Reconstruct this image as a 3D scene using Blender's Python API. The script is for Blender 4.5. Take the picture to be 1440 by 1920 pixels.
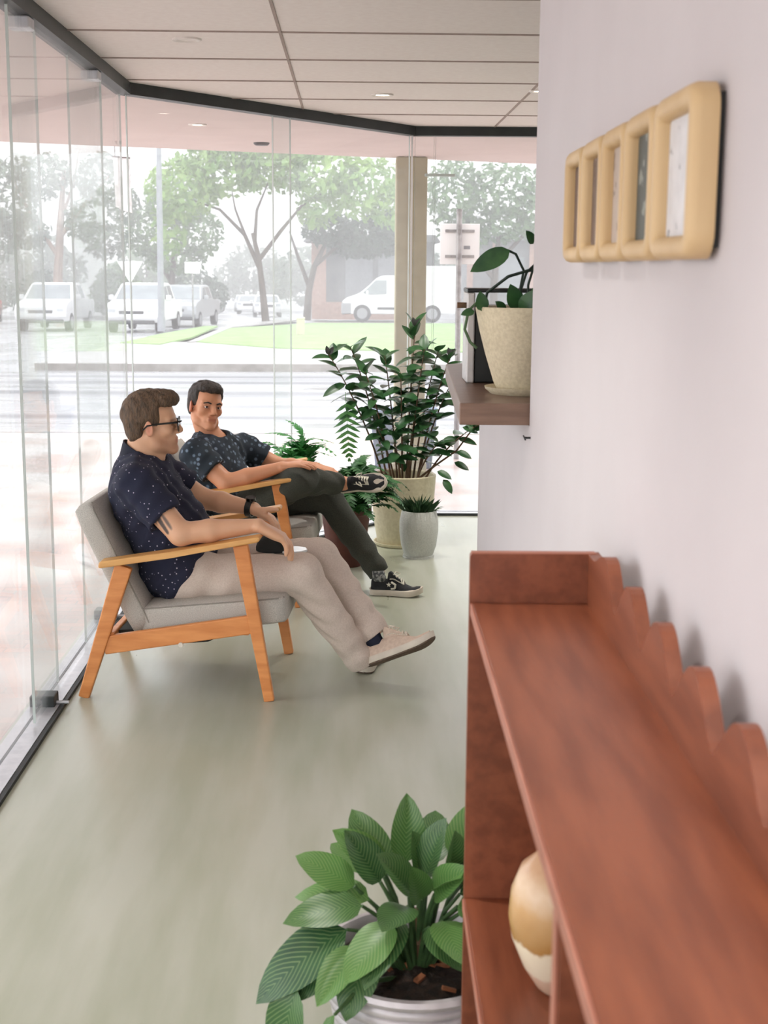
import bpy, bmesh, math, random
import numpy as np
from mathutils import Vector, Matrix, Euler

for _o in list(bpy.data.objects):
    bpy.data.objects.remove(_o, do_unlink=True)
SC = bpy.context.scene
COL = SC.collection
R = math.radians
PI = math.pi
random.seed(7)

# ------------------------------------------------------------------ camera
CAM_H, CAM_F = 1.42, 2550.0            # eye height, focal length in pixels of the 1440x1920 frame
PITCH, YAW, ROLL = R(10.16), R(1.45), R(0.4)
_fw = Vector((math.sin(YAW) * math.cos(PITCH), math.cos(YAW) * math.cos(PITCH), -math.sin(PITCH)))
_r0 = Vector((math.cos(YAW), -math.sin(YAW), 0))
_u0 = _r0.cross(_fw)
_rt = _r0 * math.cos(ROLL) + _u0 * math.sin(ROLL)
_up = _u0 * math.cos(ROLL) - _r0 * math.sin(ROLL)
cam_data = bpy.data.cameras.new('camera')
cam_data.sensor_fit = 'AUTO'
cam_data.sensor_width = 36.0
cam_data.lens = CAM_F * 36.0 / 1920.0
cam_data.clip_start, cam_data.clip_end = 0.05, 600
cam_data.dof.use_dof = True
cam_data.dof.focus_distance = 5.0
cam_data.dof.aperture_fstop = 9.0
cam = bpy.data.objects.new('camera', cam_data)
COL.objects.link(cam)
_m = Matrix.Identity(4)
for _i in range(3):
    _m[_i][0], _m[_i][1], _m[_i][2] = _rt[_i], _up[_i], -_fw[_i]
_m.translation = (0, 0, CAM_H)
cam.matrix_world = _m
SC.camera = cam

# ------------------------------------------------------------------ world, exposure
world = bpy.data.worlds.new('overcast_sky')
SC.world = world
world.use_nodes = True
_bg = world.node_tree.nodes['Background']
_bg.inputs['Color'].default_value = (0.97, 0.965, 1.0, 1)
_bg.inputs['Strength'].default_value = 1.0
SC.view_settings.view_transform = 'Standard'
SC.view_settings.look = 'None'
SC.view_settings.gamma = 1.0
SC.view_settings.use_curve_mapping = False
SC.view_settings.exposure = 1.8

# ------------------------------------------------------------------ materials
def lin(c):
    return tuple(((v / 255.0) / 12.92 if v / 255.0 <= 0.04045 else ((v / 255.0 + 0.055) / 1.055) ** 2.4) for v in c)

MATS = {}
def nd(nt, kind, **kw):
    n = nt.nodes.new(kind)
    for k, v in kw.items():
        setattr(n, k, v)
    return n

def mat(name, rgb, rough=0.6, rgb2=None, scale=20.0, bump=0.0, bump_scale=None, metal=0.0, spec=0.5,
        stretch=(1, 1, 1), detail=4.0, lo=0.35, hi=0.65, coat=0.0, sss=0.0, translucent=0.0):
    """procedural material: two tones mixed by noise in object space, optional bump"""
    m = bpy.data.materials.new(name)
    m.use_nodes = True
    nt = m.node_tree
    b = nt.nodes['Principled BSDF']
    b.inputs['Roughness'].default_value = rough
    b.inputs['Metallic'].default_value = metal
    b.inputs['Specular IOR Level'].default_value = spec
    b.inputs['Coat Weight'].default_value = coat
    c1 = lin(rgb) + (1,)
    c2 = lin(rgb2 if rgb2 else tuple(min(255, v * 0.93) for v in rgb)) + (1,)
    tc = nd(nt, 'ShaderNodeTexCoord')
    mp = nd(nt, 'ShaderNodeMapping')
    mp.inputs['Scale'].default_value = stretch
    nt.links.new(tc.outputs['Object'], mp.inputs['Vector'])
    nz = nd(nt, 'ShaderNodeTexNoise')
    nz.inputs['Scale'].default_value = scale
    nz.inputs['Detail'].default_value = detail
    nt.links.new(mp.outputs['Vector'], nz.inputs['Vector'])
    cr = nd(nt, 'ShaderNodeValToRGB')
    cr.color_ramp.elements[0].position = lo
    cr.color_ramp.elements[1].position = hi
    cr.color_ramp.elements[0].color = c1
    cr.color_ramp.elements[1].color = c2
    nt.links.new(nz.outputs['Fac'], cr.inputs['Fac'])
    nt.links.new(cr.outputs['Color'], b.inputs['Base Color'])
    if sss:
        b.inputs['Subsurface Weight'].default_value = sss
        b.inputs['Subsurface Radius'].default_value = (0.012, 0.005, 0.003)
        b.inputs['Subsurface Scale'].default_value = 0.6
    if bump:
        bz = nd(nt, 'ShaderNodeTexNoise')
        bz.inputs['Scale'].default_value = bump_scale or scale * 4
        bz.inputs['Detail'].default_value = 3
        nt.links.new(mp.outputs['Vector'], bz.inputs['Vector'])
        bn = nd(nt, 'ShaderNodeBump')
        bn.inputs['Strength'].default_value = bump
        bn.inputs['Distance'].default_value = 0.01
        nt.links.new(bz.outputs['Fac'], bn.inputs['Height'])
        nt.links.new(bn.outputs['Normal'], b.inputs['Normal'])
    if translucent:
        out = nt.nodes['Material Output']
        tr = nd(nt, 'ShaderNodeBsdfTranslucent')
        nt.links.new(cr.outputs['Color'], tr.inputs['Color'])
        mx = nd(nt, 'ShaderNodeMixShader')
        mx.inputs['Fac'].default_value = translucent
        nt.links.new(b.outputs['BSDF'], mx.inputs[1])
        nt.links.new(tr.outputs['BSDF'], mx.inputs[2])
        nt.links.new(mx.outputs['Shader'], out.inputs['Surface'])
    MATS[name] = m
    return m

def ramp_node(nt, stops):
    cr = nd(nt, 'ShaderNodeValToRGB')
    e = cr.color_ramp.elements
    e[0].position, e[0].color = stops[0][0], lin(stops[0][1]) + (1,)
    e[1].position, e[1].color = stops[-1][0], lin(stops[-1][1]) + (1,)
    for p, c in stops[1:-1]:
        x = e.new(p)
        x.color = lin(c) + (1,)
    return cr

def glass_mat(name, tint, haze, refl):
    m = bpy.data.materials.new(name)
    m.use_nodes = True
    nt = m.node_tree
    nt.nodes.remove(nt.nodes['Principled BSDF'])
    out = nt.nodes['Material Output']
    tp = nd(nt, 'ShaderNodeBsdfTransparent')
    tp.inputs['Color'].default_value = tint + (1,)
    gl = nd(nt, 'ShaderNodeBsdfGlossy')
    gl.inputs['Roughness'].default_value = 0.02
    lwt = nd(nt, 'ShaderNodeLayerWeight')
    lwt.inputs['Blend'].default_value = 0.5
    pw = nd(nt, 'ShaderNodeMath', operation='POWER')
    pw.inputs[1].default_value = 5.0
    nt.links.new(lwt.outputs['Facing'], pw.inputs[0])
    lw = nd(nt, 'ShaderNodeMath', operation='MULTIPLY_ADD')
    lw.inputs[1].default_value = 0.5
    lw.inputs[2].default_value = refl
    nt.links.new(pw.outputs[0], lw.inputs[0])
    mx = nd(nt, 'ShaderNodeMixShader')
    nt.links.new(lw.outputs[0], mx.inputs['Fac'])
    nt.links.new(tp.outputs['BSDF'], mx.inputs[1])
    nt.links.new(gl.outputs['BSDF'], mx.inputs[2])
    last = mx
    if haze:                                   # pale veil mixed into the glass, standing in for haze outdoors
        tr = nd(nt, 'ShaderNodeBsdfTranslucent')
        tr.inputs['Color'].default_value = (0.95, 0.95, 0.95, 1)
        m2 = nd(nt, 'ShaderNodeMixShader')
        m2.inputs['Fac'].default_value = haze
        nt.links.new(mx.outputs['Shader'], m2.inputs[1])
        nt.links.new(tr.outputs['BSDF'], m2.inputs[2])
        last = m2
    nt.links.new(last.outputs['Shader'], out.inputs['Surface'])
    MATS[name] = m
    return m

def emit_mat(name, rgb, strength):
    m = bpy.data.materials.new(name)
    m.use_nodes = True
    nt = m.node_tree
    b = nt.nodes['Principled BSDF']
    b.inputs['Base Color'].default_value = lin(rgb) + (1,)
    b.inputs['Emission Color'].default_value = lin(rgb) + (1,)
    b.inputs['Emission Strength'].default_value = strength
    MATS[name] = m
    return m

mat('wall_paint', (204, 199, 201), 0.75, (200, 195, 197), 3, bump=0.04, bump_scale=180)
mat('ceiling_tile', (246, 240, 236), 0.9, (242, 235, 231), 40, bump=0.08, bump_scale=300)
mat('ceiling_void', (150, 138, 132), 0.9)
mat('ceiling_bar', (176, 160, 152), 0.7)
mat('soffit_paint', (222, 210, 207), 0.85, (217, 205, 202), 4)
mat('track_black', (30, 36, 35), 0.45, (38, 44, 43), 12)
mat('aluminium', (196, 196, 200), 0.38, (182, 183, 188), 30, metal=0.55)
mat('seal_black', (26, 30, 30), 0.6)
glass_mat('glass', (0.955, 0.97, 0.965), 0.05, 0.02)
mat('glass_edge', (196, 206, 202), 0.25, (204, 214, 210), 10)
mat('column_paint', (166, 161, 134), 0.7, (150, 146, 120), 6, bump=0.05)
mat('frame_wood', (210, 182, 138), 0.5, (196, 166, 120), 9, stretch=(1, 1, 0.15), bump=0.04)
mat('chair_wood', (224, 150, 88), 0.42, (206, 130, 70), 7, stretch=(1, 6, 6), bump=0.03)
mat('arm_wood', (226, 174, 106), 0.45, (208, 152, 88), 7, stretch=(1, 6, 6))
mat('chair_fabric', (202, 198, 190), 0.95, (172, 168, 160), 420, bump=0.25, bump_scale=700, detail=2)
mat('piping', (150, 146, 138), 0.9)
mat('webbing', (40, 42, 40), 0.9)
mat('bracket_white', (225, 218, 205), 0.4)
mat('cabinet_wood', (140, 80, 54), 0.42, (118, 64, 42), 8, stretch=(5, 0.6, 5), bump=0.03, bump_scale=60, detail=6)
mat('cabinet_edge', (172, 112, 92), 0.45, (158, 100, 80), 12)
mat('sill_wood', (132, 104, 88), 0.38, (114, 88, 72), 9, stretch=(0.7, 6, 6))
mat('pot_cream', (214, 206, 176), 0.55, (201, 192, 160), 60, bump=0.05)
mat('pot_white', (216, 218, 212), 0.7, (200, 203, 197), 160, bump=0.15, bump_scale=260)
mat('pot_brown', (104, 56, 44), 0.5, (86, 44, 36), 14)
mat('pot_silver', (206, 200, 202), 0.32, (188, 182, 184), 20, metal=0.15)
mat('ledge_pot', (216, 205, 176), 0.7, (200, 188, 158), 120, bump=0.12, bump_scale=300)
mat('soil', (58, 42, 34), 0.95, (34, 28, 24), 60, bump=0.8, bump_scale=90)
mat('bark_chip', (168, 104, 66), 0.85, (120, 72, 48), 40)
mat('leaf_dark', (62, 104, 58), 0.35, (38, 78, 46), 18, translucent=0.12)
mat('leaf_mid', (86, 138, 70), 0.38, (58, 108, 56), 18, translucent=0.15)
mat('leaf_purple', (60, 58, 56), 0.4, (44, 46, 42), 18)
mat('fern_green', (84, 160, 84), 0.5, (54, 128, 66), 25, translucent=0.2)
mat('fern_deep', (62, 116, 60), 0.5, (44, 94, 50), 25, translucent=0.15)
mat('grass_blade', (62, 96, 58), 0.5, (44, 74, 46), 25)
mat('stem_brown', (116, 86, 62), 0.7, (86, 66, 46), 40)
mat('stem_green', (74, 104, 60), 0.5, (58, 86, 50), 40)
mat('stem_dark', (38, 54, 44), 0.5)
mat('black_plastic', (26, 28, 28), 0.4)
mat('black_gloss', (16, 17, 18), 0.12)
mat('pale_metal', (206, 202, 200), 0.35, metal=0.3)
mat('hair_brown', (112, 88, 66), 0.7, (66, 54, 42), 110, stretch=(1, 1, 0.35), bump=0.5, bump_scale=220, lo=0.3, hi=0.7)
mat('hair_dark', (62, 50, 42), 0.6, (36, 32, 28), 110, stretch=(1, 1, 0.35), bump=0.5, bump_scale=220, lo=0.3, hi=0.7)
mat('trouser_beige', (214, 200, 188), 0.95, (202, 187, 174), 240, bump=0.12, bump_scale=420)
mat('trouser_dark', (70, 72, 64), 0.95, (56, 58, 52), 240, bump=0.12, bump_scale=420)
mat('shoe_beige', (214, 194, 176), 0.9, (200, 178, 160), 90, bump=0.08)
mat('sole_white', (222, 212, 196), 0.7)
mat('sole_tread', (112, 94, 78), 0.85, (92, 76, 64), 120)
mat('shoe_black', (24, 26, 30), 0.8, (32, 34, 38), 120)
mat('lace_white', (226, 222, 206), 0.8)
mat('sock_navy', (34, 40, 60), 0.9, (28, 34, 52), 90)
mat('sock_white', (150, 152, 148), 0.9, (70, 74, 76), 90, lo=0.45, hi=0.55)
mat('eye_white', (226, 216, 208), 0.25)
mat('iris_dark', (44, 30, 24), 0.2)
mat('phone_white', (228, 232, 232), 0.2)
mat('cap_black', (24, 28, 27), 0.8)
mat('lamp_trim', (236, 230, 224), 0.5)
emit_mat('lamp_glow', (255, 244, 226), 6.0)
# exterior
mat('car_white', (226, 226, 228), 0.3, (220, 220, 222), 3)
mat('car_red', (160, 70, 60), 0.3)
mat('car_silver', (170, 172, 176), 0.3)
mat('car_window', (128, 134, 138), 0.1, (140, 146, 150), 3)
mat('car_trim', (60, 62, 66), 0.5)
mat('tyre', (52, 52, 54), 0.8)
mat('hub_cap', (150, 150, 154), 0.4)
mat('head_lamp', (200, 204, 210), 0.15)
mat('bark', (92, 78, 66), 0.9, (70, 60, 52), 12, stretch=(1, 1, 0.2))
mat('bark_pale', (170, 142, 124), 0.9, (140, 116, 102), 8, stretch=(1, 1, 0.3))
mat('tree_light', (152, 180, 104), 0.7, (112, 150, 78), 0.8, translucent=0.3)
mat('tree_mid', (112, 140, 92), 0.7, (86, 116, 76), 0.8, translucent=0.25)
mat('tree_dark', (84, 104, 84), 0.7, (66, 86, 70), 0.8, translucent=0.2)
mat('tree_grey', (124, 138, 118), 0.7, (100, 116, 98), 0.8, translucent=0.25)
mat('lawn', (146, 172, 118), 0.95, (128, 156, 102), 1.2, bump=0.3, bump_scale=20)
mat('concrete_path', (164, 161, 160), 0.5, (148, 145, 144), 1.5)
mat('kerb_stone', (150, 146, 142), 0.6, (128, 124, 120), 4)
mat('brick_pink', (196, 160, 146), 0.9, (180, 142, 128), 6)
mat('wall_grey', (136, 136, 138), 0.9, (120, 120, 124), 1)
mat('sign_white', (246, 245, 245), 0.5, (240, 239, 239), 4)
mat('banner_cloth', (246, 246, 246), 0.8, translucent=0.75)
mat('sign_steel', (172, 170, 170), 0.5, (134, 132, 132), 20, metal=0.3)
mat('pole_steel', (156, 158, 164), 0.5, (144, 146, 152), 6)
mat('blue_grey', (104, 120, 148), 0.7, (88, 104, 132), 10)
mat('power_box', (196, 190, 170), 0.7)

def shirt_mat(name, base, base2, dot_a, dot_b, scale, thr, rnd, soft):
    m = mat(name, base, 0.9, base2, 8, bump=0.1, bump_scale=400)
    nt = m.node_tree
    b = nt.nodes['Principled BSDF']
    src = b.inputs['Base Color'].links[0].from_socket
    tc = nt.nodes['Texture Coordinate']
    vo = nd(nt, 'ShaderNodeTexVoronoi')
    vo.inputs['Scale'].default_value = scale
    vo.inputs['Randomness'].default_value = rnd
    nt.links.new(tc.outputs['Object'], vo.inputs['Vector'])
    cr = nd(nt, 'ShaderNodeValToRGB')
    cr.color_ramp.elements[0].position = thr
    cr.color_ramp.elements[0].color = (1, 1, 1, 1)
    cr.color_ramp.elements[1].position = thr + soft
    cr.color_ramp.elements[1].color = (0, 0, 0, 1)
    nt.links.new(vo.outputs['Distance'], cr.inputs['Fac'])
    pick = nd(nt, 'ShaderNodeMix', data_type='RGBA')
    sx = nd(nt, 'ShaderNodeSeparateColor')
    nt.links.new(vo.outputs['Color'], sx.inputs['Color'])
    nt.links.new(sx.outputs['Red'], pick.inputs['Factor'])
    pick.inputs['A'].default_value = lin(dot_a) + (1,)
    pick.inputs['B'].default_value = lin(dot_b) + (1,)
    mx = nd(nt, 'ShaderNodeMix', data_type='RGBA')
    nt.links.new(cr.outputs['Color'], mx.inputs['Factor'])
    nt.links.new(src, mx.inputs['A'])
    nt.links.new(pick.outputs['Result'], mx.inputs['B'])
    nt.links.new(mx.outputs['Result'], b.inputs['Base Color'])
    return m
shirt_mat('shirt_dots', (36, 40, 62), (30, 34, 54), (206, 196, 210), (150, 146, 170), 62.0, 0.13, 0.9, 0.03)
shirt_mat('shirt_leaf', (44, 54, 66), (34, 44, 52), (132, 150, 172), (58, 74, 84), 42.0, 0.26, 1.0, 0.12)
mat('collar_navy', (30, 34, 50), 0.9)
mat('collar_teal', (48, 58, 70), 0.9)

def skin_mat(name):
    m = bpy.data.materials.new(name)
    m.use_nodes = True
    nt = m.node_tree
    b = nt.nodes['Principled BSDF']
    b.inputs['Roughness'].default_value = 0.5
    at = nd(nt, 'ShaderNodeAttribute', attribute_name='tone')
    nz = nd(nt, 'ShaderNodeTexNoise')
    nz.inputs['Scale'].default_value = 60
    mx = nd(nt, 'ShaderNodeMix', data_type='RGBA', blend_type='MULTIPLY')
    mx.inputs['Factor'].default_value = 0.25
    nt.links.new(at.outputs['Color'], mx.inputs['A'])
    nt.links.new(nz.outputs['Color'], mx.inputs['B'])
    mx2 = nd(nt, 'ShaderNodeMix', data_type='RGBA')
    mx2.inputs['Factor'].default_value = 0.35
    nt.links.new(at.outputs['Color'], mx2.inputs['A'])
    nt.links.new(mx.outputs['Result'], mx2.inputs['B'])
    nt.links.new(at.outputs['Color'], b.inputs['Base Color'])
    b.inputs['Subsurface Weight'].default_value = 0.08
    b.inputs['Subsurface Radius'].default_value = (0.012, 0.005, 0.003)
    b.inputs['Subsurface Scale'].default_value = 0.5
    MATS[name] = m
    return m
skin_mat('skin')

def floor_mat():
    m = mat('floor_concrete', (178, 182, 166), 0.3, (168, 173, 156), 1.6, detail=6, spec=0.5)
    nt = m.node_tree
    b = nt.nodes['Principled BSDF']
    src = b.inputs['Base Color'].links[0].from_socket
    tc = nt.nodes['Texture Coordinate']
    mp = nd(nt, 'ShaderNodeMapping')
    mp.inputs['Scale'].default_value = (5, 0.7, 1)
    nt.links.new(tc.outputs['Object'], mp.inputs['Vector'])
    nz = nd(nt, 'ShaderNodeTexNoise')
    nz.inputs['Scale'].default_value = 1.6
    nz.inputs['Detail'].default_value = 7
    nt.links.new(mp.outputs['Vector'], nz.inputs['Vector'])
    cr = ramp_node(nt, [(0.38, (156, 160, 138)), (0.62, (184, 185, 172))])
    nt.links.new(nz.outputs['Fac'], cr.inputs['Fac'])
    mx = nd(nt, 'ShaderNodeMix', data_type='RGBA')
    mx.inputs['Factor'].default_value = 0.6
    nt.links.new(src, mx.inputs['A'])
    nt.links.new(cr.outputs['Color'], mx.inputs['B'])
    nt.links.new(mx.outputs['Result'], b.inputs['Base Color'])
    r = nd(nt, 'ShaderNodeMapRange')
    r.inputs['To Min'].default_value = 0.22
    r.inputs['To Max'].default_value = 0.4
    nt.links.new(nz.outputs['Fac'], r.inputs['Value'])
    nt.links.new(r.outputs['Result'], b.inputs['Roughness'])
floor_mat()

def wet_mat(name, c1, c2, scale, stretch, r0, r1):
    m = mat(name, c1, 0.2, c2, scale, stretch=stretch, detail=5, lo=0.4, hi=0.6)
    nt = m.node_tree
    b = nt.nodes['Principled BSDF']
    nz = [n for n in nt.nodes if n.type == 'TEX_NOISE'][0]
    r = nd(nt, 'ShaderNodeMapRange')
    r.inputs['From Min'].default_value = 0.35
    r.inputs['From Max'].default_value = 0.65
    r.inputs['To Min'].default_value = r0
    r.inputs['To Max'].default_value = r1
    nt.links.new(nz.outputs['Fac'], r.inputs['Value'])
    nt.links.new(r.outputs['Result'], b.inputs['Roughness'])
    return m
wet_mat('wet_road', (152, 151, 155), (98, 98, 103), 0.5, (0.12, 1.6, 1), 0.12, 0.6)
wet_mat('wet_side_road', (160, 160, 164), (142, 142, 146), 0.4, (1, 0.3, 1), 0.15, 0.5)

def paver_mat():
    m = mat('wet_pavers', (176, 134, 122), 0.3, (150, 112, 104), 1.4, detail=4)
    nt = m.node_tree
    b = nt.nodes['Principled BSDF']
    src = b.inputs['Base Color'].links[0].from_socket
    tc = nt.nodes['Texture Coordinate']
    br = nd(nt, 'ShaderNodeTexBrick')
    br.inputs['Scale'].default_value = 4.0
    br.inputs['Color1'].default_value = lin((196, 150, 134)) + (1,)
    br.inputs['Color2'].default_value = lin((168, 146, 138)) + (1,)
    br.inputs['Mortar'].default_value = lin((150, 140, 134)) + (1,)
    br.inputs['Mortar Size'].default_value = 0.012
    nt.links.new(tc.outputs['Object'], br.inputs['Vector'])
    nz = nd(nt, 'ShaderNodeTexNoise')
    nz.inputs['Scale'].default_value = 1.2
    nt.links.new(tc.outputs['Object'], nz.inputs['Vector'])
    pale = nd(nt, 'ShaderNodeMix', data_type='RGBA')
    cr = nd(nt, 'ShaderNodeValToRGB')
    cr.color_ramp.elements[0].position = 0.4
    cr.color_ramp.elements[1].position = 0.6
    nt.links.new(nz.outputs['Fac'], cr.inputs['Fac'])
    nt.links.new(cr.outputs['Color'], pale.inputs['Factor'])
    nt.links.new(br.outputs['Color'], pale.inputs['A'])
    pale.inputs['B'].default_value = lin((216, 206, 202)) + (1,)
    nt.links.new(pale.outputs['Result'], b.inputs['Base Color'])
    b.inputs['Roughness'].default_value = 0.3
paver_mat()

def stripe_leaf_mat():
    """dark leaf with fine pale side veins, from the leaf's own uv"""
    m = mat('birkin_leaf', (48, 90, 50), 0.35, (30, 66, 42), 14, translucent=0.12)
    nt = m.node_tree
    b = nt.nodes['Principled BSDF']
    src = b.inputs['Base Color'].links[0].from_socket
    uv = nd(nt, 'ShaderNodeUVMap')
    sp = nd(nt, 'ShaderNodeSeparateXYZ')
    nt.links.new(uv.outputs['UV'], sp.inputs['Vector'])
    a = nd(nt, 'ShaderNodeMath', operation='ABSOLUTE')
    nt.links.new(sp.outputs['X'], a.inputs[0])
    k = nd(nt, 'ShaderNodeMath', operation='MULTIPLY')
    k.inputs[1].default_value = -0.35
    nt.links.new(a.outputs[0], k.inputs[0])
    s = nd(nt, 'ShaderNodeMath', operation='ADD')
    nt.links.new(k.outputs[0], s.inputs[0])
    nt.links.new(sp.outputs['Y'], s.inputs[1])
    f = nd(nt, 'ShaderNodeMath', operation='MULTIPLY')
    f.inputs[1].default_value = 92.0
    nt.links.new(s.outputs[0], f.inputs[0])
    sn = nd(nt, 'ShaderNodeMath', operation='SINE')
    nt.links.new(f.outputs[0], sn.inputs[0])
    mr = nd(nt, 'ShaderNodeMapRange')
    mr.inputs['From Min'].default_value = 0.45
    mr.inputs['From Max'].default_value = 1.0
    mr.inputs['To Max'].default_value = 0.28
    nt.links.new(sn.outputs[0], mr.inputs['Value'])
    oi = nd(nt, 'ShaderNodeObjectInfo')
    tone = nd(nt, 'ShaderNodeMix', data_type='RGBA')
    nt.links.new(oi.outputs['Random'], tone.inputs['Factor'])
    nt.links.new(src, tone.inputs['A'])
    tone.inputs['B'].default_value = lin((90, 134, 66)) + (1,)
    mx = nd(nt, 'ShaderNodeMix', data_type='RGBA')
    nt.links.new(mr.outputs['Result'], mx.inputs['Factor'])
    nt.links.new(tone.outputs['Result'], mx.inputs['A'])
    mx.inputs['B'].default_value = lin((186, 208, 140)) + (1,)
    nt.links.new(mx.outputs['Result'], b.inputs['Base Color'])
    tr = [n for n in nt.nodes if n.type == 'BSDF_TRANSLUCENT'][0]
    nt.links.new(mx.outputs['Result'], tr.inputs['Color'])
stripe_leaf_mat()

def band_mat(name, stops, zlo, zhi, rough):
    """bands of glaze up the height of a turned pot"""
    m = mat(name, (220, 205, 180), rough)
    nt = m.node_tree
    b = nt.nodes['Principled BSDF']
    tc = nt.nodes['Texture Coordinate']
    sp = nd(nt, 'ShaderNodeSeparateXYZ')
    nt.links.new(tc.outputs['Object'], sp.inputs['Vector'])
    nz = nd(nt, 'ShaderNodeTexNoise')
    nz.inputs['Scale'].default_value = 38
    nz.inputs['Detail'].default_value = 6
    nt.links.new(tc.outputs['Object'], nz.inputs['Vector'])
    mr = nd(nt, 'ShaderNodeMapRange')
    mr.inputs['From Min'].default_value = zlo
    mr.inputs['From Max'].default_value = zhi
    nt.links.new(sp.outputs['Z'], mr.inputs['Value'])
    ad = nd(nt, 'ShaderNodeMath', operation='MULTIPLY_ADD')
    ad.inputs[1].default_value = 0.16
    nt.links.new(nz.outputs['Fac'], ad.inputs[0])
    nt.links.new(mr.outputs['Result'], ad.inputs[2])
    cr = ramp_node(nt, stops)
    nt.links.new(ad.outputs[0], cr.inputs['Fac'])
    nt.links.new(cr.outputs['Color'], b.inputs['Base Color'])
band_mat('vase_glaze', [(0.05, (206, 176, 150)), (0.24, (210, 180, 156)), (0.27, (226, 214, 188)), (0.46, (230, 218, 192)),
                        (0.49, (170, 126, 70)), (0.72, (196, 156, 104)), (0.86, (212, 184, 152)), (1.1, (190, 152, 118))], 0.0, 0.2, 0.25)

# ------------------------------------------------------------------ object helpers
def link(o, parent=None):
    COL.objects.link(o)
    if parent is not None:
        o.parent = parent
    return o

def tag(o, label=None, cat=None, group=None, kind=None):
    if label: o['label'] = label
    if cat: o['category'] = cat
    if group: o['group'] = group
    if kind: o['kind'] = kind
    return o

def thing(name, label, cat, loc=(0, 0, 0), rz=0.0, group=None, parent=None):
    o = bpy.data.objects.new(name, None)
    o.empty_display_size = 0.05
    link(o, parent)
    o.location = loc
    o.rotation_euler = (0, 0, rz)
    return tag(o, label, cat, group)

def obj(name, me, m=None, parent=None, loc=None, rot=None):
    if isinstance(me, bmesh.types.BMesh):
        d = bpy.data.meshes.new(name)
        bmesh.ops.recalc_face_normals(me, faces=me.faces)
        me.to_mesh(d)
        me.free()
        me = d
    o = bpy.data.objects.new(name, me)
    if m:
        me.materials.clear()
        me.materials.append(MATS[m])
    link(o, parent)
    if loc is not None: o.location = loc
    if rot is not None: o.rotation_euler = rot
    return o

def struct(name, me, m, parent=None, label=None):
    o = obj(name, me, m, parent)
    if parent is None:
        o['kind'] = 'structure'
    if label: o['label'] = label
    return o

def smooth(o, angle=None):
    me = o.data
    me.polygons.foreach_set('use_smooth', [True] * len(me.polygons))
    if angle is not None:
        me.set_sharp_from_angle(angle=R(angle))
    return o

def nb():
    return bmesh.new()

def add_box(bm, lo, hi, bev=0.0, M=None):
    vs = [bm.verts.new((x, y, z)) for x in (lo[0], hi[0]) for y in (lo[1], hi[1]) for z in (lo[2], hi[2])]
    fs = [bm.faces.new([vs[i] for i in q]) for q in ((0, 1, 3, 2), (4, 6, 7, 5), (0, 4, 5, 1), (2, 3, 7, 6), (0, 2, 6, 4), (1, 5, 7, 3))]
    if bev:
        es = list({e for f in fs for e in f.edges})
        r = bmesh.ops.bevel(bm, geom=es, offset=bev, segments=2, profile=0.5, affect='EDGES')
        vs = list({v for f in r['faces'] for v in f.verts} | {v for v in vs if v.is_valid})
    if M is not None:
        bmesh.ops.transform(bm, matrix=M, verts=[v for v in vs if v.is_valid])
    return bm

def box(lo, hi, bev=0.0, M=None):
    return add_box(nb(), lo, hi, bev, M)

def add_prism(bm, poly, axis, a, b, bev=0.0):
    """polygon (2-D) extruded along axis from a to b. axis 'x': poly=(y,z); 'y': (x,z); 'z': (x,y)"""
    def P(p, t):
        return {'x': (t, p[0], p[1]), 'y': (p[0], t, p[1]), 'z': (p[0], p[1], t)}[axis]
    A = [bm.verts.new(P(p, a)) for p in poly]
    B = [bm.verts.new(P(p, b)) for p in poly]
    n = len(poly)
    fs = [bm.faces.new(A), bm.faces.new(B[::-1])]
    for i in range(n):
        fs.append(bm.faces.new((A[i], B[i], B[(i + 1) % n], A[(i + 1) % n])))
    if bev:
        bmesh.ops.bevel(bm, geom=list({e for f in fs for e in f.edges}), offset=bev, segments=2, profile=0.5, affect='EDGES')
    return bm

def prism(poly, axis, a, b, bev=0.0):
    return add_prism(nb(), poly, axis, a, b, bev)

def add_tube(bm, pts, rad, n=8, cap=True):
    pts = [Vector(p) for p in pts]
    rads = rad if isinstance(rad, (list, tuple)) else [rad] * len(pts)
    rings = []
    prev = None
    for i, p in enumerate(pts):
        d = (pts[min(i + 1, len(pts) - 1)] - pts[max(i - 1, 0)])
        if d.length < 1e-9: d = Vector((0, 0, 1))
        d.normalize()
        if prev is None:
            u = d.orthogonal().normalized()
        else:
            u = (prev - d * prev.dot(d))
            u = u.normalized() if u.length > 1e-6 else d.orthogonal().normalized()
        prev = u
        v = d.cross(u)
        rings.append([bm.verts.new(p + (u * math.cos(2 * PI * k / n) + v * math.sin(2 * PI * k / n)) * rads[i]) for k in range(n)])
    for a, b in zip(rings, rings[1:]):
        for k in range(n):
            bm.faces.new((a[k], a[(k + 1) % n], b[(k + 1) % n], b[k]))
    if cap:
        bm.faces.new(rings[0][::-1])
        bm.faces.new(rings[-1])
    return bm

def tube(pts, rad, n=8):
    return add_tube(nb(), pts, rad, n)

def lathe(prof, n=36, closed=False):
    bm = nb()
    rings = []
    for r, z in prof:
        if r < 1e-6:
            rings.append([bm.verts.new((0, 0, z))])
        else:
            rings.append([bm.verts.new((r * math.cos(2 * PI * k / n), r * math.sin(2 * PI * k / n), z)) for k in range(n)])
    for a, b in zip(rings, rings[1:]):
        for k in range(n):
            k2 = (k + 1) % n
            if len(a) == 1 and len(b) == 1: continue
            if len(a) == 1: bm.faces.new((a[0], b[k2], b[k]))
            elif len(b) == 1: bm.faces.new((a[k], a[k2], b[0]))
            else: bm.faces.new((a[k], a[k2], b[k2], b[k]))
    return bm

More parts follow.
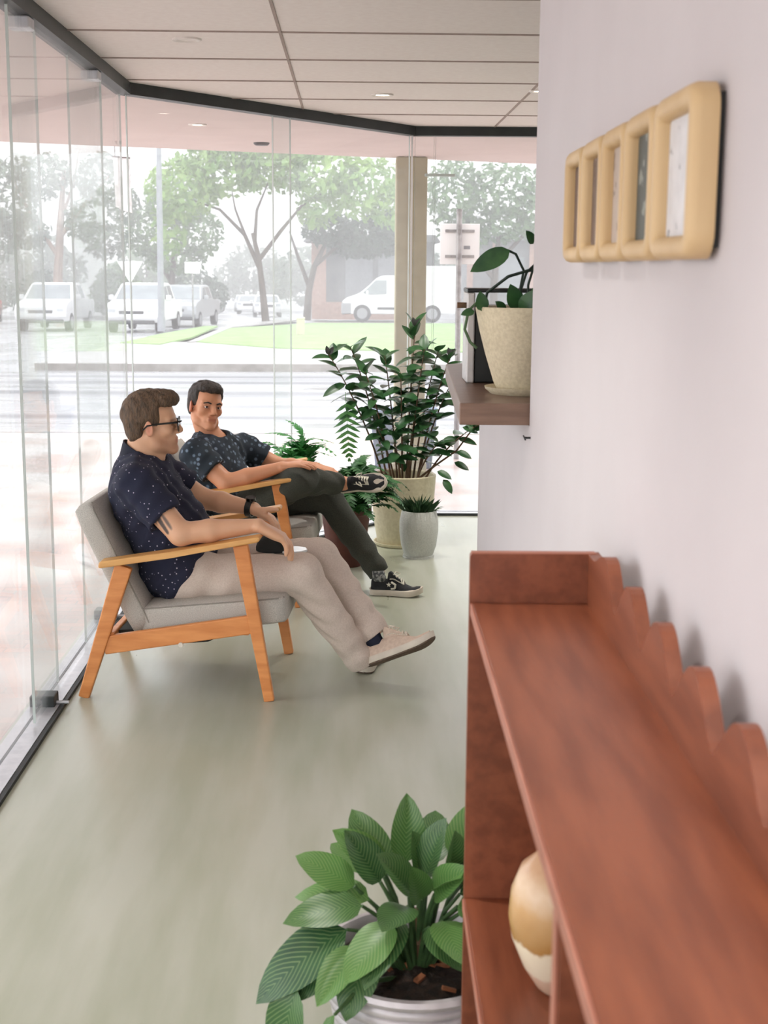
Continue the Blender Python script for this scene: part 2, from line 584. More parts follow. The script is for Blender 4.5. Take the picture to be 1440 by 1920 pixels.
def frame_from(d, up=(0, 0, 1)):
    """matrix whose x axis is d and whose z axis leans to up"""
    x = Vector(d).normalized()
    z = Vector(up)
    z = (z - x * z.dot(x))
    z = z.normalized() if z.length > 1e-6 else x.orthogonal().normalized()
    y = z.cross(x)
    m = Matrix.Identity(4)
    for i in range(3):
        m[i][0], m[i][1], m[i][2] = x[i], y[i], z[i]
    return m

def add_bar(bm, a, b, w, h, up=(0, 0, 1), bev=0.003, w2=None, h2=None):
    """square bar from a to b (w across, h along up), tapering to w2,h2"""
    a, b = Vector(a), Vector(b)
    M = frame_from(b - a, up)
    L = (b - a).length
    w2 = w if w2 is None else w2
    h2 = h if h2 is None else h2
    vs = []
    for x, ww, hh in ((0, w, h), (L, w2, h2)):
        for sy, sz in ((-1, -1), (1, -1), (1, 1), (-1, 1)):
            vs.append(bm.verts.new(a + (M @ Vector((x, sy * ww / 2, sz * hh / 2)))))
    q = [(0, 1, 2, 3), (7, 6, 5, 4), (0, 4, 5, 1), (1, 5, 6, 2), (2, 6, 7, 3), (3, 7, 4, 0)]
    fs = [bm.faces.new([vs[i] for i in f]) for f in q]
    if bev:
        bmesh.ops.bevel(bm, geom=list({e for f in fs for e in f.edges}), offset=bev, segments=2, profile=0.5, affect='EDGES')
    return bm

def bar(a, b, w, h, up=(0, 0, 1), bev=0.003, w2=None, h2=None):
    return add_bar(nb(), a, b, w, h, up, bev, w2, h2)

def mesh_np(name, V, F):
    """numpy mesh: V (n,3), F (m,4) quads"""
    me = bpy.data.meshes.new(name)
    V = np.ascontiguousarray(V, np.float32)
    F = np.ascontiguousarray(F, np.int32)
    me.vertices.add(len(V))
    me.vertices.foreach_set('co', V.ravel())
    k = F.shape[1]
    me.loops.add(F.size)
    me.loops.foreach_set('vertex_index', F.ravel())
    me.polygons.add(len(F))
    me.polygons.foreach_set('loop_start', np.arange(0, F.size, k, dtype=np.int32))
    me.update(calc_edges=True)
    me.polygons.foreach_set('use_smooth', np.ones(len(F), bool))
    me.validate()
    return me

def copy_tree(o, parent=None):
    c = o.copy()
    link(c)
    c.parent = parent
    for ch in o.children:
        copy_tree(ch, c)
    return c

# ------------------------------------------------------------------ the room
CEIL = 2.2
P1 = Vector((-0.975, 6.12, 0))       # glass corner, left
P2 = Vector((0.345, 7.86, 0))        # glass corner, far
P3 = Vector((3.2, 7.80, 0))
GX = -0.985                          # left glass line
RZW = -math.atan(0.015)              # the white wall runs a touch off the glass direction
WALL_O = (0.37, 0, 0)

def on_wall(o):
    o.location = WALL_O
    o.rotation_euler = (0, 0, RZW)
    return o

struct('floor', prism([(-1.06, -1.7), (3.2, -1.7), (3.2, 7.86), (0.345, 7.9), (-1.02, 6.16), (-1.06, 6.1)], 'z', -0.015, 0.0), 'floor_concrete',
       label='polished green-grey concrete floor')
# ceiling: void slab with lay-in panels below it, each panel a piece of its own
ceil = struct('ceiling', box((-1.1, -1.7, CEIL + 0.016), (3.3, 7.95, CEIL + 0.06)), 'ceiling_void', label='suspended ceiling of pale pink-white panels')
tile_w, tile_d, gap = 1.04, 0.612, 0.007
tile_me = None
xs = [-1.28, -0.24, 0.80, 1.84]
for ix, x in enumerate(xs):
    y = 4.79 - 10 * tile_d
    while y < 7.8:
        if tile_me is None:
            b = box((gap / 2, gap / 2, 0), (tile_w - gap / 2, tile_d - gap / 2, 0.015), 0.003)
            t = obj('ceiling_panel', b, 'ceiling_tile', ceil)
            tile_me = t.data
        else:
            t = obj('ceiling_panel', tile_me, None, ceil)
        t.location = (x, y, CEIL)
        y += tile_d

ybar = 4.79 - 10 * tile_d
while ybar < 7.9:
    obj('grid_bar', box((-1.0, ybar - 0.005, CEIL - 0.004), (3.2, ybar + 0.005, CEIL + 0.014)), 'ceiling_bar', ceil)
    ybar += tile_d
for x in xs:
    if x > -1: obj('grid_bar', box((x - 0.005, -1.7, CEIL - 0.003), (x + 0.005, 7.85, CEIL + 0.014)), 'ceiling_bar', ceil)

# white wall with the picture frames, then the lower wall with the timber sill
on_wall(struct('wall_right', prism([(0, -1.7), (0, 3.145), (0.16, 3.145), (0.16, -1.7)], 'z', 0, CEIL), 'wall_paint', label='smooth white painted wall on the right'))
on_wall(struct('wall_low', prism([(0, 3.145), (0, 4.595), (0.16, 4.595), (0.16, 3.145)], 'z', 0, 1.06), 'wall_paint', label='low white wall below the timber sill'))
struct('wall_back', box((0.5, -1.85, 0), (3.2, -1.7, CEIL)), 'wall_paint', label='white wall behind the room')
struct('wall_side', box((3.2, -1.85, 0), (3.35, 7.8, CEIL)), 'wall_paint', label='white wall on the far right side')

# roof overhang outside the glass
sof = [(P1.x - 0.02, -1.7), (P1.x - 0.02, P1.y), (P2.x, P2.y + 0.03), (P3.x, P3.y + 0.03), (3.6, 11.25), (1.37, 10.342), (-2.209, 8.895), (-2.9, 8.6), (-2.9, -1.7)]
struct('ceiling_soffit', prism(sof, 'z', CEIL - 0.012, CEIL + 0.22), 'soffit_paint', label='pale pink roof overhang outside the glass')

# glazing: black head track, floor track, panes that lap each other
def run(bm, a, b, off0, off1, z0, z1):
    """box along the line a-b, offset sideways off0..off1 (to the room side is +)"""
    d = (b - a).normalized()
    n = Vector((d.y, -d.x, 0))
    ps = [a + n * off0, b + n * off0, b + n * off1, a + n * off1]
    return add_prism(bm, [(p.x, p.y) for p in ps], 'z', z0, z1)

L0 = Vector((GX, -1.7, 0))
LC = Vector((GX, P1.y, 0))
segs = [(L0, LC), (LC, P2), (P2, P3)]
winroots = []
for i, (a, b) in enumerate(segs):
    w = bpy.data.objects.new('window_%d' % (i + 1), None)
    link(w)
    w['kind'] = 'structure'
    w['label'] = ['frameless glass wall along the left side', 'angled frameless glass wall behind the armchairs', 'far frameless glass wall beyond the plants'][i]
    winroots.append(w)
    obj('head_track', run(nb(), a, b, -0.03, 0.035, CEIL - 0.05, CEIL + 0.002), 'track_black', w)
    tr = obj('floor_track', run(nb(), a, b, -0.055, 0.04, -0.012, 0.014), 'aluminium', w)
    obj('seal', run(nb(), a, b, 0.04, 0.055, -0.012, 0.012), 'seal_black', tr)
    obj('groove', run(nb(), a, b, -0.022, -0.014, 0.0, 0.0155), 'seal_black', tr)

def pane(w, a, b, t0, t1, off, edge=True):
    """t0,t1 in metres along a-b"""
    d = (b - a).normalized()
    p, q = a + d * t0, a + d * t1
    o = obj('pane', run(nb(), p, q, off - 0.004, off + 0.004, 0.02, CEIL - 0.045), 'glass', w)
    if edge:
        for s in (p, q - d * 0.0022):
            obj('pane_edge', run(nb(), s, s + d * 0.0022, off - 0.0042, off + 0.0042, 0.02, CEIL - 0.045), 'glass_edge', o)
    return o
yo = 1.7
for (y0, y1, off) in ((-1.65, -0.4, -0.012), (-0.8, 2.45, 0.006), (2.05, 4.5, -0.012), (4.07, 5.54, 0.006), (5.0, 6.1, -0.012)):
    pane(winroots[0], L0, LC, y0 + yo, y1 + yo, off)
lenf = (P2 - LC).length
pane(winroots[1], LC, P2, 0.01, 1.115, 0.006)
pane(winroots[1], LC, P2, 1.0, lenf - 0.012, -0.012)
pane(winroots[2], P2, P3, 0.012, 0.122, 0.0)
pane(winroots[2], P2, P3, 0.128, 1.6, 0.0)
pane(winroots[2], P2, P3, 1.5, 2.8, -0.012)
L9 = Vector((0.37, -1.7, 0))
w = link(bpy.data.objects.new('window_4', None))  # unseen glazed end, added to bring more daylight into the room
w['kind'] = 'structure'
w['label'] = 'unseen glass shopfront added at the near end to light the room'
obj('head_track', run(nb(), L9, L0, -0.03, 0.035, CEIL - 0.05, CEIL + 0.002), 'track_black', w)
obj('floor_track', run(nb(), L9, L0, -0.055, 0.04, -0.012, 0.014), 'aluminium', w)
pane(w, L9, L0, 0.02, 0.68, 0.0)
pane(w, L9, L0, 0.68, 1.33, -0.012)
for y in (4.28, 5.40):
    c = obj('floor_clamp', box((GX - 0.05, y - 0.035, 0.012), (GX + 0.03, y + 0.035, 0.05), 0.004), 'track_black', winroots[0])
    obj('clamp_pin', tube([(GX + 0.03, y, 0.02), (GX + 0.07, y, 0.02)], 0.006), 'aluminium', c)
    obj('head_clamp', box((GX - 0.035, y - 0.04, CEIL - 0.085), (GX + 0.03, y + 0.04, CEIL - 0.05), 0.004), 'aluminium', winroots[0])
obj('patch_fitting', box((P2.x + 0.07, P2.y - 0.02, 1.93), (P2.x + 0.24, P2.y + 0.015, 1.945), 0.002), 'glass_edge', winroots[2])
struct('trim_1', box((P2.x - 0.009, P2.y - 0.02, 0.014), (P2.x + 0.003, P2.y - 0.006, CEIL - 0.05)), 'sign_white', label='pale metal strip at the far glass corner')

# lamps in the ceiling
def downlight(x, y, label, lit=14.0, zc=CEIL, group=None):
    t = thing('downlight', label, 'downlight', (x, y, zc), group=group)
    smooth(obj('trim_ring', lathe([(0.030, -0.001), (0.038, -0.006), (0.05, -0.006), (0.052, 0.0), (0.03, 0.0)], 28), 'lamp_trim', t), 40)
    obj('lens', lathe([(0.0, -0.002), (0.031, -0.002), (0.031, 0.0)], 24), 'lamp_glow' if lit else 'lamp_trim', t)
    if lit:
        ld = bpy.data.lights.new('downlight_beam', 'SPOT')
        ld.energy = lit
        ld.color = (1.0, 0.96, 0.9)
        ld.spot_size = R(110)
        ld.spot_blend = 0.6
        ld.shadow_soft_size = 0.035
        lo = bpy.data.objects.new('downlight_beam', ld)
        link(lo, t)
        lo.location = (0, 0, -0.012)
    return t
downlight(0.142, 6.436, 'lit round downlight in the ceiling above the potted plants')
downlight(0.84, 6.25, 'lit round downlight beside the top edge of the white wall')
downlight(-0.572, 4.96, 'unlit round fitting in the ceiling near the left glass', 0)
downlight(-0.45, 2.2, 'unseen fill downlight added overhead, before the armchairs', group='unseen fill downlights')  # this lamp and the next two are unseen, added as interior fill
downlight(0.10, 0.6, 'unseen fill downlight added in the ceiling over the cabinet', group='unseen fill downlights')
downlight(1.7, 6.3, 'unseen fill downlight added in the ceiling behind the white wall', group='unseen fill downlights')
downlight(-0.84, 7.72, 'lit round downlight in the roof overhang outside', 14, CEIL - 0.012)
t = thing('smoke_detector', 'small dark fitting on the roof overhang outside the glass', 'fitting', (-0.56, 8.8, CEIL - 0.012))
smooth(obj('body', lathe([(0, -0.016), (0.04, -0.016), (0.05, -0.006), (0.05, 0.0)], 24), 'car_trim', t), 40)

# ------------------------------------------------------------------ outside
def zg(y):
    return -0.02 - 0.02 * max(0.0, y - 8.0)

def sheet(name, poly, dz, m, kind='structure', label=None, thick=0.05):
    """ground polygon that follows the falling street; quads cut along y"""
    bm = nb()
    top = [bm.verts.new((x, y, zg(y) + dz)) for x, y in poly]
    bot = [bm.verts.new((x, y, zg(y) + dz - thick)) for x, y in poly]
    bm.faces.new(top)
    bm.faces.new(bot[::-1])
    n = len(poly)
    for i in range(n):
        bm.faces.new((top[i], bot[i], bot[(i + 1) % n], top[(i + 1) % n]))
    o = obj(name, bm, m)
    o['kind'] = kind
    if label: o['label'] = label
    return o
sheet('pavement_ground', [(-14, -14), (16, -14), (16, 8), (-14, 8)], 0, 'wet_pavers', label='wet pink brick pavement outside the glass')
sheet('pavement_verge', [(-14, 8), (16, 8), (16, 12.7), (-14, 12.7)], 0, 'wet_pavers', label='wet brick pavement near the kerb')
sheet('kerb_near', [(-40, 12.7), (40, 12.7), (40, 12.95), (-40, 12.95)], 0.005, 'concrete_path', label='pale kerb on the near side of the road', thick=0.12)
sheet('road_ground', [(-60, 12.9), (60, 12.9), (60, 27.6), (-60, 22.2)], -0.1, 'wet_road', label='wet shining asphalt road')
sheet('kerb_far', [(-5.8, 25.2), (45, 27.5), (45, 27.7), (-5.8, 25.4)], 0.02, 'kerb_stone', label='grey kerb on the far side of the road', thick=0.2)
sheet('footpath_far', [(-5.8, 25.4), (45, 27.7), (45, 34), (4.3, 31.6), (0.79, 32.6), (-1.79, 34), (-4.29, 38.2), (-6.2, 37)], 0.0, 'concrete_path', label='pale concrete footpath across the road')
sheet('side_street_ground', [(-60, 22.0), (60, 27.4), (120, 260), (-150, 260)], -0.12, 'wet_side_road', label='wet side street running away from the corner')
tag(sheet('lawn', [(-4.29, 37.81), (-4.72, 53.51), (-1.7, 65.0), (9.5, 66.0), (30, 67), (30, 33), (4.3, 31.13), (0.79, 32.19), (-1.79, 33.48)], 0.02, 'lawn', 'stuff'),
    'green lawn on the far corner, in front of the van', 'grass')
tag(sheet('grass_strip', [(-6.14, 36.63), (-6.22, 44.88), (-6.05, 57.0), (-5.5, 57.0), (-4.81, 41.65), (-4.94, 35.59)], 0.02, 'lawn', 'stuff'),
    'narrow grass strip beside the side street', 'grass')
sheet('footpath_side', [(-4.4, 37.0), (-4.2, 37.9), (-4.69, 54.43), (-2.67, 72.11), (-3.19, 75.28), (-5.2, 59.29)], 0.03, 'concrete_path', label='concrete footpath leading away over the grass')

# column carrying the roof overhang
t = thing('column', 'olive-cream square column outside, carrying the roof overhang', 'column', (0.425, 9.85, zg(9.85)))
h = CEIL - 0.012 - zg(9.85)
obj('shaft', box((-0.11, -0.10, 0), (0.11, 0.10, h), 0.012), 'column_paint', t)
obj('plinth', box((-0.125, -0.115, 0), (0.125, 0.115, 0.09), 0.008), 'column_paint', t)
# blue-grey box standing at the foot of the column
t = thing('planter_box', 'blue-grey box outside at the foot of the column, behind the plant', 'box', (0.40, 10.25, zg(10.25)))
obj('body', prism([(-0.21, 0), (0.21, 0), (0.25, 0.42), (-0.25, 0.42)], 'y', -0.14, 0.14, 0.01), 'blue_grey', t)
obj('rim', box((-0.265, -0.155, 0.40), (0.265, 0.155, 0.44), 0.008), 'blue_grey', t)

# street sign close to the glass, seen from behind
t = thing('street_sign', 'back of a white rectangular street sign on a grey post', 'sign', (0.845, 10.75, zg(10.75)))
obj('post', tube([(0, 0, 0), (-0.005, 0, 1.94)], 0.022, 14), 'sign_steel', t)
obj('post_cap', tube([(-0.005, 0, 1.93), (-0.005, 0, 1.95)], 0.025, 14), 'sign_steel', t)
pl = obj('sign_panel', box((-0.15, 0.03, 1.53), (0.158, 0.036, 1.84), 0.002), 'sign_white', t)
for z in (1.59, 1.785):
    obj('bracket', box((-0.11, 0.022, z - 0.011), (0.118, 0.031, z + 0.011), 0.002), 'sign_steel', t)
    obj('clamp', tube([(-0.004, -0.026, z), (-0.004, 0.022, z)], 0.014, 10), 'sign_steel', t)
obj('sticker', box((0.035, 0.0285, 1.645), (0.085, 0.0305, 1.672)), 'pole_steel', t)

# white banner hanging below the overhang
t = thing('hanging_banner', 'blank white banner hanging from the roof overhang on the left', 'banner', (-1.49, 9.15, 2.19))
obj('cloth', prism([(-0.055, -0.07), (0.05, -0.08), (0.058, -0.425), (0.0, -0.41), (-0.048, -0.385)], 'y', -0.004, 0.004), 'banner_cloth', t)
obj('rail', tube([(-0.06, 0, -0.066), (0.055, 0, -0.076)], 0.006), 'sign_steel', t)
for x in (-0.045, 0.04):
    obj('hanger', tube([(x, 0, -0.07), (x, 0, 0.0)], 0.003), 'sign_steel', t)

# give-way sign and light pole across the road
t = thing('give_way_sign', 'pale inverted triangle road sign by the side street', 'sign', (-7.30, 46.0, zg(46)))
z0 = zg(46)
obj('post', tube([(0, 0, 0), (0, 0, 1.75 - z0)], 0.035, 10), 'sign_steel', t)
obj('triangle', prism([(-0.43, 1.59 - z0), (0.42, 1.59 - z0), (0.0, 0.87 - z0)], 'y', -0.07, -0.05), 'sign_white', t)
t = thing('light_pole', 'tall grey light pole beside the parked white pickups', 'pole', (-6.72, 48.9, zg(48.9)))
obj('shaft', tube([(0, 0, 0), (0.03, 0, 5), (0.08, 0, 9)], [0.12, 0.1, 0.08], 12), 'pole_steel', t)
obj('base_collar', tube([(0, 0, 0), (0, 0, 0.5)], 0.14, 12), 'pole_steel', t)
t = thing('street_post', 'thin grey signpost at the edge of the grass strip', 'post', (-6.4, 56, zg(56)))
obj('shaft', tube([(0, 0, 0), (0, 0, 2.6)], 0.035, 8), 'sign_steel', t)
obj('plate', box((-0.3, -0.03, 2.15), (0.3, 0.0, 2.6), 0.004), 'sign_white', t)
t = thing('power_box', 'small cream roadside service pillar on the lawn', 'service box', (-1.62, 44.6, zg(44.6)))
obj('body', box((-0.13, -0.1, 0), (0.13, 0.1, 0.55), 0.04), 'power_box', t)
obj('cap', box((-0.14, -0.11, 0.5), (0.14, 0.11, 0.6), 0.04), 'power_box', t)

# ---- vehicles
def wheel(parent, x, y, r=0.36, w=0.22):
    s = 1 if y > 0 else -1
    o = obj('wheel', tube([(x, y - w / 2, r), (x, y + w / 2, r)], r, 20), 'tyre', parent)
    h = obj('hub', tube([(x, y + s * (w / 2 - 0.01), r), (x, y + s * (w / 2 + 0.015), r)], r * 0.62, 16), 'hub_cap', o)
    return o

def mirror_pts(p):
    return p

def vehicle(name, label, loc, rz, prof, glass_prof, W, wheels, paint, group, pickup=False, front_x=2.6, hood_z=1.05, taper=0.82, wr=0.36):
    """body extruded from the side profile with a narrower cabin; x forward"""
    t = thing(name, label, 'vehicle', loc, rz, group)
    bm = nb()
    n = len(prof)
    zmax = max(p[1] for p in prof)
    def hw(z):
        return W / 2 * (1.0 if z < hood_z else 1.0 - (1 - taper) * (z - hood_z) / max(0.01, zmax - hood_z))
    A = [bm.verts.new((x, -hw(z), z)) for x, z in prof]
    B = [bm.verts.new((x, hw(z), z)) for x, z in prof]
    bm.faces.new(A)
    bm.faces.new(B[::-1])
    for i in range(n):
        bm.faces.new((A[i], B[i], B[(i + 1) % n], A[(i + 1) % n]))
    bmesh.ops.bevel(bm, geom=[e for e in bm.edges], offset=0.05, segments=2, profile=0.5, affect='EDGES')
    body = obj('body', bm, paint, t)
    for gp in glass_prof['side']:
        for s in (-1, 1):
            g = nb()
            vs = [g.verts.new((x, s * (hw(z) + 0.006), z)) for x, z in gp]
            vs2 = [g.verts.new((x, s * (hw(z) - 0.01), z)) for x, z in gp]
            g.faces.new(vs); g.faces.new(vs2[::-1])
            for i in range(len(gp)):
                g.faces.new((vs[i], vs2[i], vs2[(i + 1) % len(gp)], vs[(i + 1) % len(gp)]))
            obj('side_window', g, 'car_window', t)
    for (xa, za), (xb, zb) in glass_prof['screen']:
        g = nb()
        d = Vector((zb - za, 0, -(xb - xa))).normalized() * 0.012
        if d.z < 0: d = -d
        ya, yb = hw(za) - 0.1, hw(zb) - 0.1
        q = [(xa, -ya, za), (xa, ya, za), (xb, yb, zb), (xb, -yb, zb)]
        v1 = [g.verts.new(Vector(p) + d) for p in q]
        v0 = [g.verts.new(Vector(p) - d) for p in q]
        g.faces.new(v1); g.faces.new(v0[::-1])
        for i in range(4):
            g.faces.new((v1[i], v0[i], v0[(i + 1) % 4], v1[(i + 1) % 4]))
        obj('windscreen', g, 'car_window', t)
    for x in wheels:
        for s in (-1, 1):
            wheel(t, x, s * (W / 2 - 0.1), wr)
    if wr > 0.4:                          # van: grey rubbing strip and corner bumpers
        for s in (-1, 1):
            obj('side_strip', box((-0.7, s * W / 2 - 0.02, 0.62), (1.0, s * W / 2 + 0.02, 0.74), 0.01), 'car_trim', t)
            obj('front_corner', box((2.28, s * (W / 2 - 0.12) - 0.14, 0.4), (2.78, s * (W / 2 - 0.12) + 0.14, 0.95), 0.06), 'hub_cap', t)
    fx = front_x
    obj('grille', box((fx - 0.03, -W * 0.24, 0.62), (fx + 0.02, W * 0.24, 0.85), 0.02), 'car_trim', t)
    obj('bumper', box((fx - 0.08, -W * 0.44, 0.36), (fx + 0.05, W * 0.44, 0.5), 0.04), 'car_trim' if pickup else paint, t)
    for s in (-1, 1):
        obj('headlight', box((fx - 0.12, s * W * 0.38 - 0.16, 0.72), (fx + 0.015, s * W * 0.38 + 0.16, 0.92), 0.03), 'head_lamp', t)
        m = obj('wing_mirror', box((glass_prof['mirror'] - 0.06, s * (W / 2 + 0.12) - 0.1, hood_z + 0.05), (glass_prof['mirror'] + 0.06, s * (W / 2 + 0.12) + 0.1, hood_z + 0.25), 0.04), paint, t)
    return t

PICK = [(-2.6, 0.45), (2.55, 0.42), (2.65, 0.6), (2.62, 0.98), (2.3, 1.12), (1.35, 1.2), (0.62, 1.78), (0.3, 1.84), (-0.65, 1.84), (-0.95, 1.75), (-1.05, 1.15), (-2.6, 1.15)]
PICKG = {'side': [[(1.05, 1.24), (0.55, 1.7), (0.1, 1.74), (0.1, 1.24)], [(0.0, 1.24), (0.0, 1.74), (-0.7, 1.74), (-0.85, 1.24)]],
         'screen': [((1.3, 1.24), (0.65, 1.76))], 'mirror': 1.0}
VAN = [(-2.9, 0.42), (2.6, 0.40), (2.75, 0.55), (2.72, 1.05), (2.5, 1.2), (1.85, 1.38), (1.05, 2.15), (0.75, 2.27), (-0.55, 2.27), (-0.6, 2.3), (-0.6, 2.75), (-2.9, 2.75)]
VANG = {'side': [[(1.72, 1.42), (1.08, 2.05), (0.55, 2.05), (0.55, 1.38), (1.3, 1.34)]], 'screen': [((1.8, 1.42), (1.1, 2.1))], 'mirror': 1.5}
CARP = [(-2.1, 0.35), (2.1, 0.33), (2.2, 0.5), (2.15, 0.78), (1.3, 0.92), (0.6, 1.38), (-0.8, 1.42), (-1.7, 0.98), (-2.15, 0.9)]
CARG = {'side': [[(1.0, 0.96), (0.55, 1.32), (-0.05, 1.34), (-0.05, 0.96)], [(-0.15, 0.96), (-0.15, 1.34), (-0.75, 1.34), (-1.35, 0.98)]],
        'screen': [((1.25, 0.96), (0.65, 1.36))], 'mirror': 0.95}
def zr(y): return zg(y) - 0.11
vehicle('pickup_truck', 'white pickup facing the glass, leftmost vehicle in full view', (-11.6, 54.5, zr(54.5)), R(-91), PICK, PICKG, 1.95, (1.75, -1.65), 'car_white', None, True, 2.62, 1.15)
vehicle('pickup_truck', 'white pickup with dark grille parked behind the give-way sign', (-7.95, 53.5, zr(53.5)), R(-93), PICK, PICKG, 1.95, (1.75, -1.65), 'car_white', None, True, 2.62, 1.15)
vehicle('pickup_truck', 'silver-sided pickup parked right of the light pole', (-7.35, 62.0, zr(62)), R(-96), PICK, PICKG, 1.95, (1.75, -1.65), 'car_silver', None, True, 2.62, 1.15)
vehicle('delivery_van', 'white delivery van with box body parked beyond the lawn', (2.35, 68.6, zg(68.6)+0.025), R(178), VAN, VANG, 2.0, (1.75, -1.7), 'car_white', None, False, 2.7, 1.3, 0.88, 0.43)
vehicle('car', 'small red car at the far left edge of the street', (-17.7, 66, zr(66)), R(-80), CARP, CARG, 1.8, (1.35, -1.3), 'car_red', None, False, 2.15, 0.85)
for i, (x, y, a, c) in enumerate(((-5.6, 92, -85, 'car_white'), (-7.6, 104, -88, 'car_white'), (-9.2, 120, -85, 'car_silver'), (-13.2, 84, -75, 'car_white'), (-12.0, 112, 10, 'car_white'))):
    vehicle('car', ['white car nearest the tree trunk far down the side street', 'second white car far down the side street', 'silver car farthest down the side street',
                    'white car parked behind the leftmost pickup', 'white car crossing the far end of the side street'][i],
            (x, y, zr(y)), R(a), CARP, CARG, 1.8, (1.35, -1.3), c, 'cars far down the side street', False, 2.15, 0.85)

# ---- buildings
t = thing('garage_building', 'low grey building with pink brick corner beyond the trees', 'building', (-0.4, 76, zg(76)))
z0 = zg(76)
obj('wall', box((-0.95, 0, 0.3), (5.0, 5, 4.2)), 'wall_grey', t)
obj('corner_pier', box((-1.75, -0.15, 0), (-0.95, 5, 4.3)), 'brick_pink', t)
obj('plinth_wall', box((-0.95, -0.35, 0), (3.0, 0.0, 0.95)), 'brick_pink', t)
for x in (0.1, 1.9):
    f = obj('garage_door', box((x, -0.06, 1.0), (x + 1.5, 0.02, 3.6), 0.02), 'pole_steel', t)
obj('roof', prism([(-2.2, 4.2), (5.3, 4.2), (5.0, 4.6), (-1.8, 4.6)], 'y', -0.8, 5.5), 'wall_grey', t)
t = thing('street_building', 'grey building with pale posts, far right behind the ledge plant', 'building', (10.0, 82, zg(82)))
obj('wall', box((-3.0, 0, 0), (9, 6, 4.6)), 'wall_grey', t)
for x in (-3.1, -1.6, 0.6):
    obj('pier', box((x, -0.2, 0), (x + 0.35, 0.0, 4.6)), 'brick_pink', t)
for x in (-1.2, 1.1):
    f = obj('window', box((x, -0.06, 1.4), (x + 1.5, 0.02, 3.6), 0.02), 'car_window', t)
obj('roof', box((-3.4, -0.7, 4.6), (9.4, 6, 4.9)), 'pole_steel', t)

# ---- trees
def foliage_mesh(blobs, n, size, seed):
    rng = np.random.default_rng(seed)
    w = np.array([b[3] * b[4] * b[5] for b in blobs]) ** 0.67
    pick = rng.choice(len(blobs), n, p=w / w.sum())
    B = np.array(blobs)[pick]
    d = rng.normal(size=(n, 3))
    d /= np.linalg.norm(d, axis=1)[:, None]
    r = rng.uniform(0.35, 1.0, n) ** 0.5
    c = B[:, :3] + d * B[:, 3:6] * r[:, None]
    nrm = d * 0.5 + rng.normal(size=(n, 3)) * 0.6 + np.array([0, 0, 0.5])
    nrm /= np.linalg.norm(nrm, axis=1)[:, None]
    a = np.cross(nrm, rng.normal(size=(n, 3)))
    a /= np.linalg.norm(a, axis=1)[:, None]
    b = np.cross(nrm, a)
    s = size * rng.uniform(0.6, 1.3, n)[:, None]
    V = np.stack([c - a * s * 0.9, c - b * s * 0.45 + nrm * s * 0.12, c + a * s * 0.9, c + b * s * 0.45 + nrm * s * 0.12], 1).reshape(-1, 3)
    F = np.arange(n * 4).reshape(n, 4)
    me = mesh_np('foliage', V, F)
    me.polygons.foreach_set('use_smooth', np.zeros(n, bool))
    return me

def tree(name, label, loc, trunk, branches, blobs, n, size, m, bark='bark', seed=1, group=None):
    t = thing(name, label, 'tree', loc, group=group)
    pts, rads = trunk
    obj('trunk', tube(pts, rads, 9), bark, t)
    for bp, br in branches:
        obj('branch', tube(bp, br, 7), bark, t)
    f = obj('foliage', foliage_mesh(blobs, n, size, seed), m, t)
    f['kind'] = 'stuff'
    return t

# coordinates below are relative to each tree's foot
tree('street_tree', 'light green spreading street tree with forked trunk beside the footpath', (-4.2, 68.0, zg(68)),
     ([(0, 0, 0), (-0.15, 0, 1.6), (-0.3, 0, 3.0), (-0.6, 0, 4.3)], [0.2, 0.16, 0.13, 0.1]),
     [([(-0.2, 0, 2.4), (-1.0, 0.2, 4.2), (-2.2, 0.2, 5.4), (-3.4, 0, 5.8)], [0.12, 0.1, 0.07, 0.03]),
      ([(-0.3, 0, 3.0), (0.8, -0.3, 4.4), (1.8, -0.2, 5.6), (2.8, 0, 6.2)], [0.12, 0.09, 0.06, 0.03]),
      ([(-0.5, 0, 3.9), (-0.4, 0.2, 5.4), (0.2, 0.3, 6.8)], [0.1, 0.07, 0.03]),
      ([(-0.9, 0.1, 4.0), (-1.4, -0.4, 5.4), (-1.6, -0.5, 6.6)], [0.08, 0.05, 0.02])],
     [(-3.9, 0, 6.4, 1.9, 2.4, 1.6), (-4.7, 0.5, 4.6, 0.9, 1.4, 1.6), (-2.0, 0, 7.3, 2.2, 2.4, 1.4), (0.4, 0, 7.4, 2.3, 2.4, 1.3), (2.9, 0, 7.2, 2.2, 2.4, 1.4),
      (4.9, 0, 6.6, 1.8, 2.2, 1.7), (2.6, 0.5, 5.4, 1.2, 1.6, 0.9), (-0.4, 0, 8.4, 3.5, 2.5, 1.2), (6.0, 0, 5.6, 0.9, 1.4, 1.1)], 5200, 0.26, 'tree_light', seed=3)
tree('street_tree', 'darker street tree right of the glass joint, before the garage', (-2.3, 72.2, zg(72.2)),
     ([(0, 0, 0), (0.1, 0, 1.5), (0.4, 0, 2.8), (1.0, 0, 4.0)], [0.22, 0.18, 0.15, 0.1]),
     [([(0.1, 0, 1.8), (-0.5, 0.2, 3.4), (-0.9, 0.3, 4.6)], [0.13, 0.09, 0.04]), ([(0.4, 0, 2.8), (1.8, -0.2, 4.0), (3.0, -0.2, 4.6)], [0.12, 0.08, 0.03])],
     [(1.2, 0, 4.7, 1.5, 1.8, 0.9), (3.0, 0, 4.3, 1.7, 1.8, 1.1), (4.2, 0.3, 4.6, 1.0, 1.4, 1.3), (2.4, 0.5, 3.8, 1.3, 1.2, 0.6)], 2400, 0.22, 'tree_dark', seed=4)
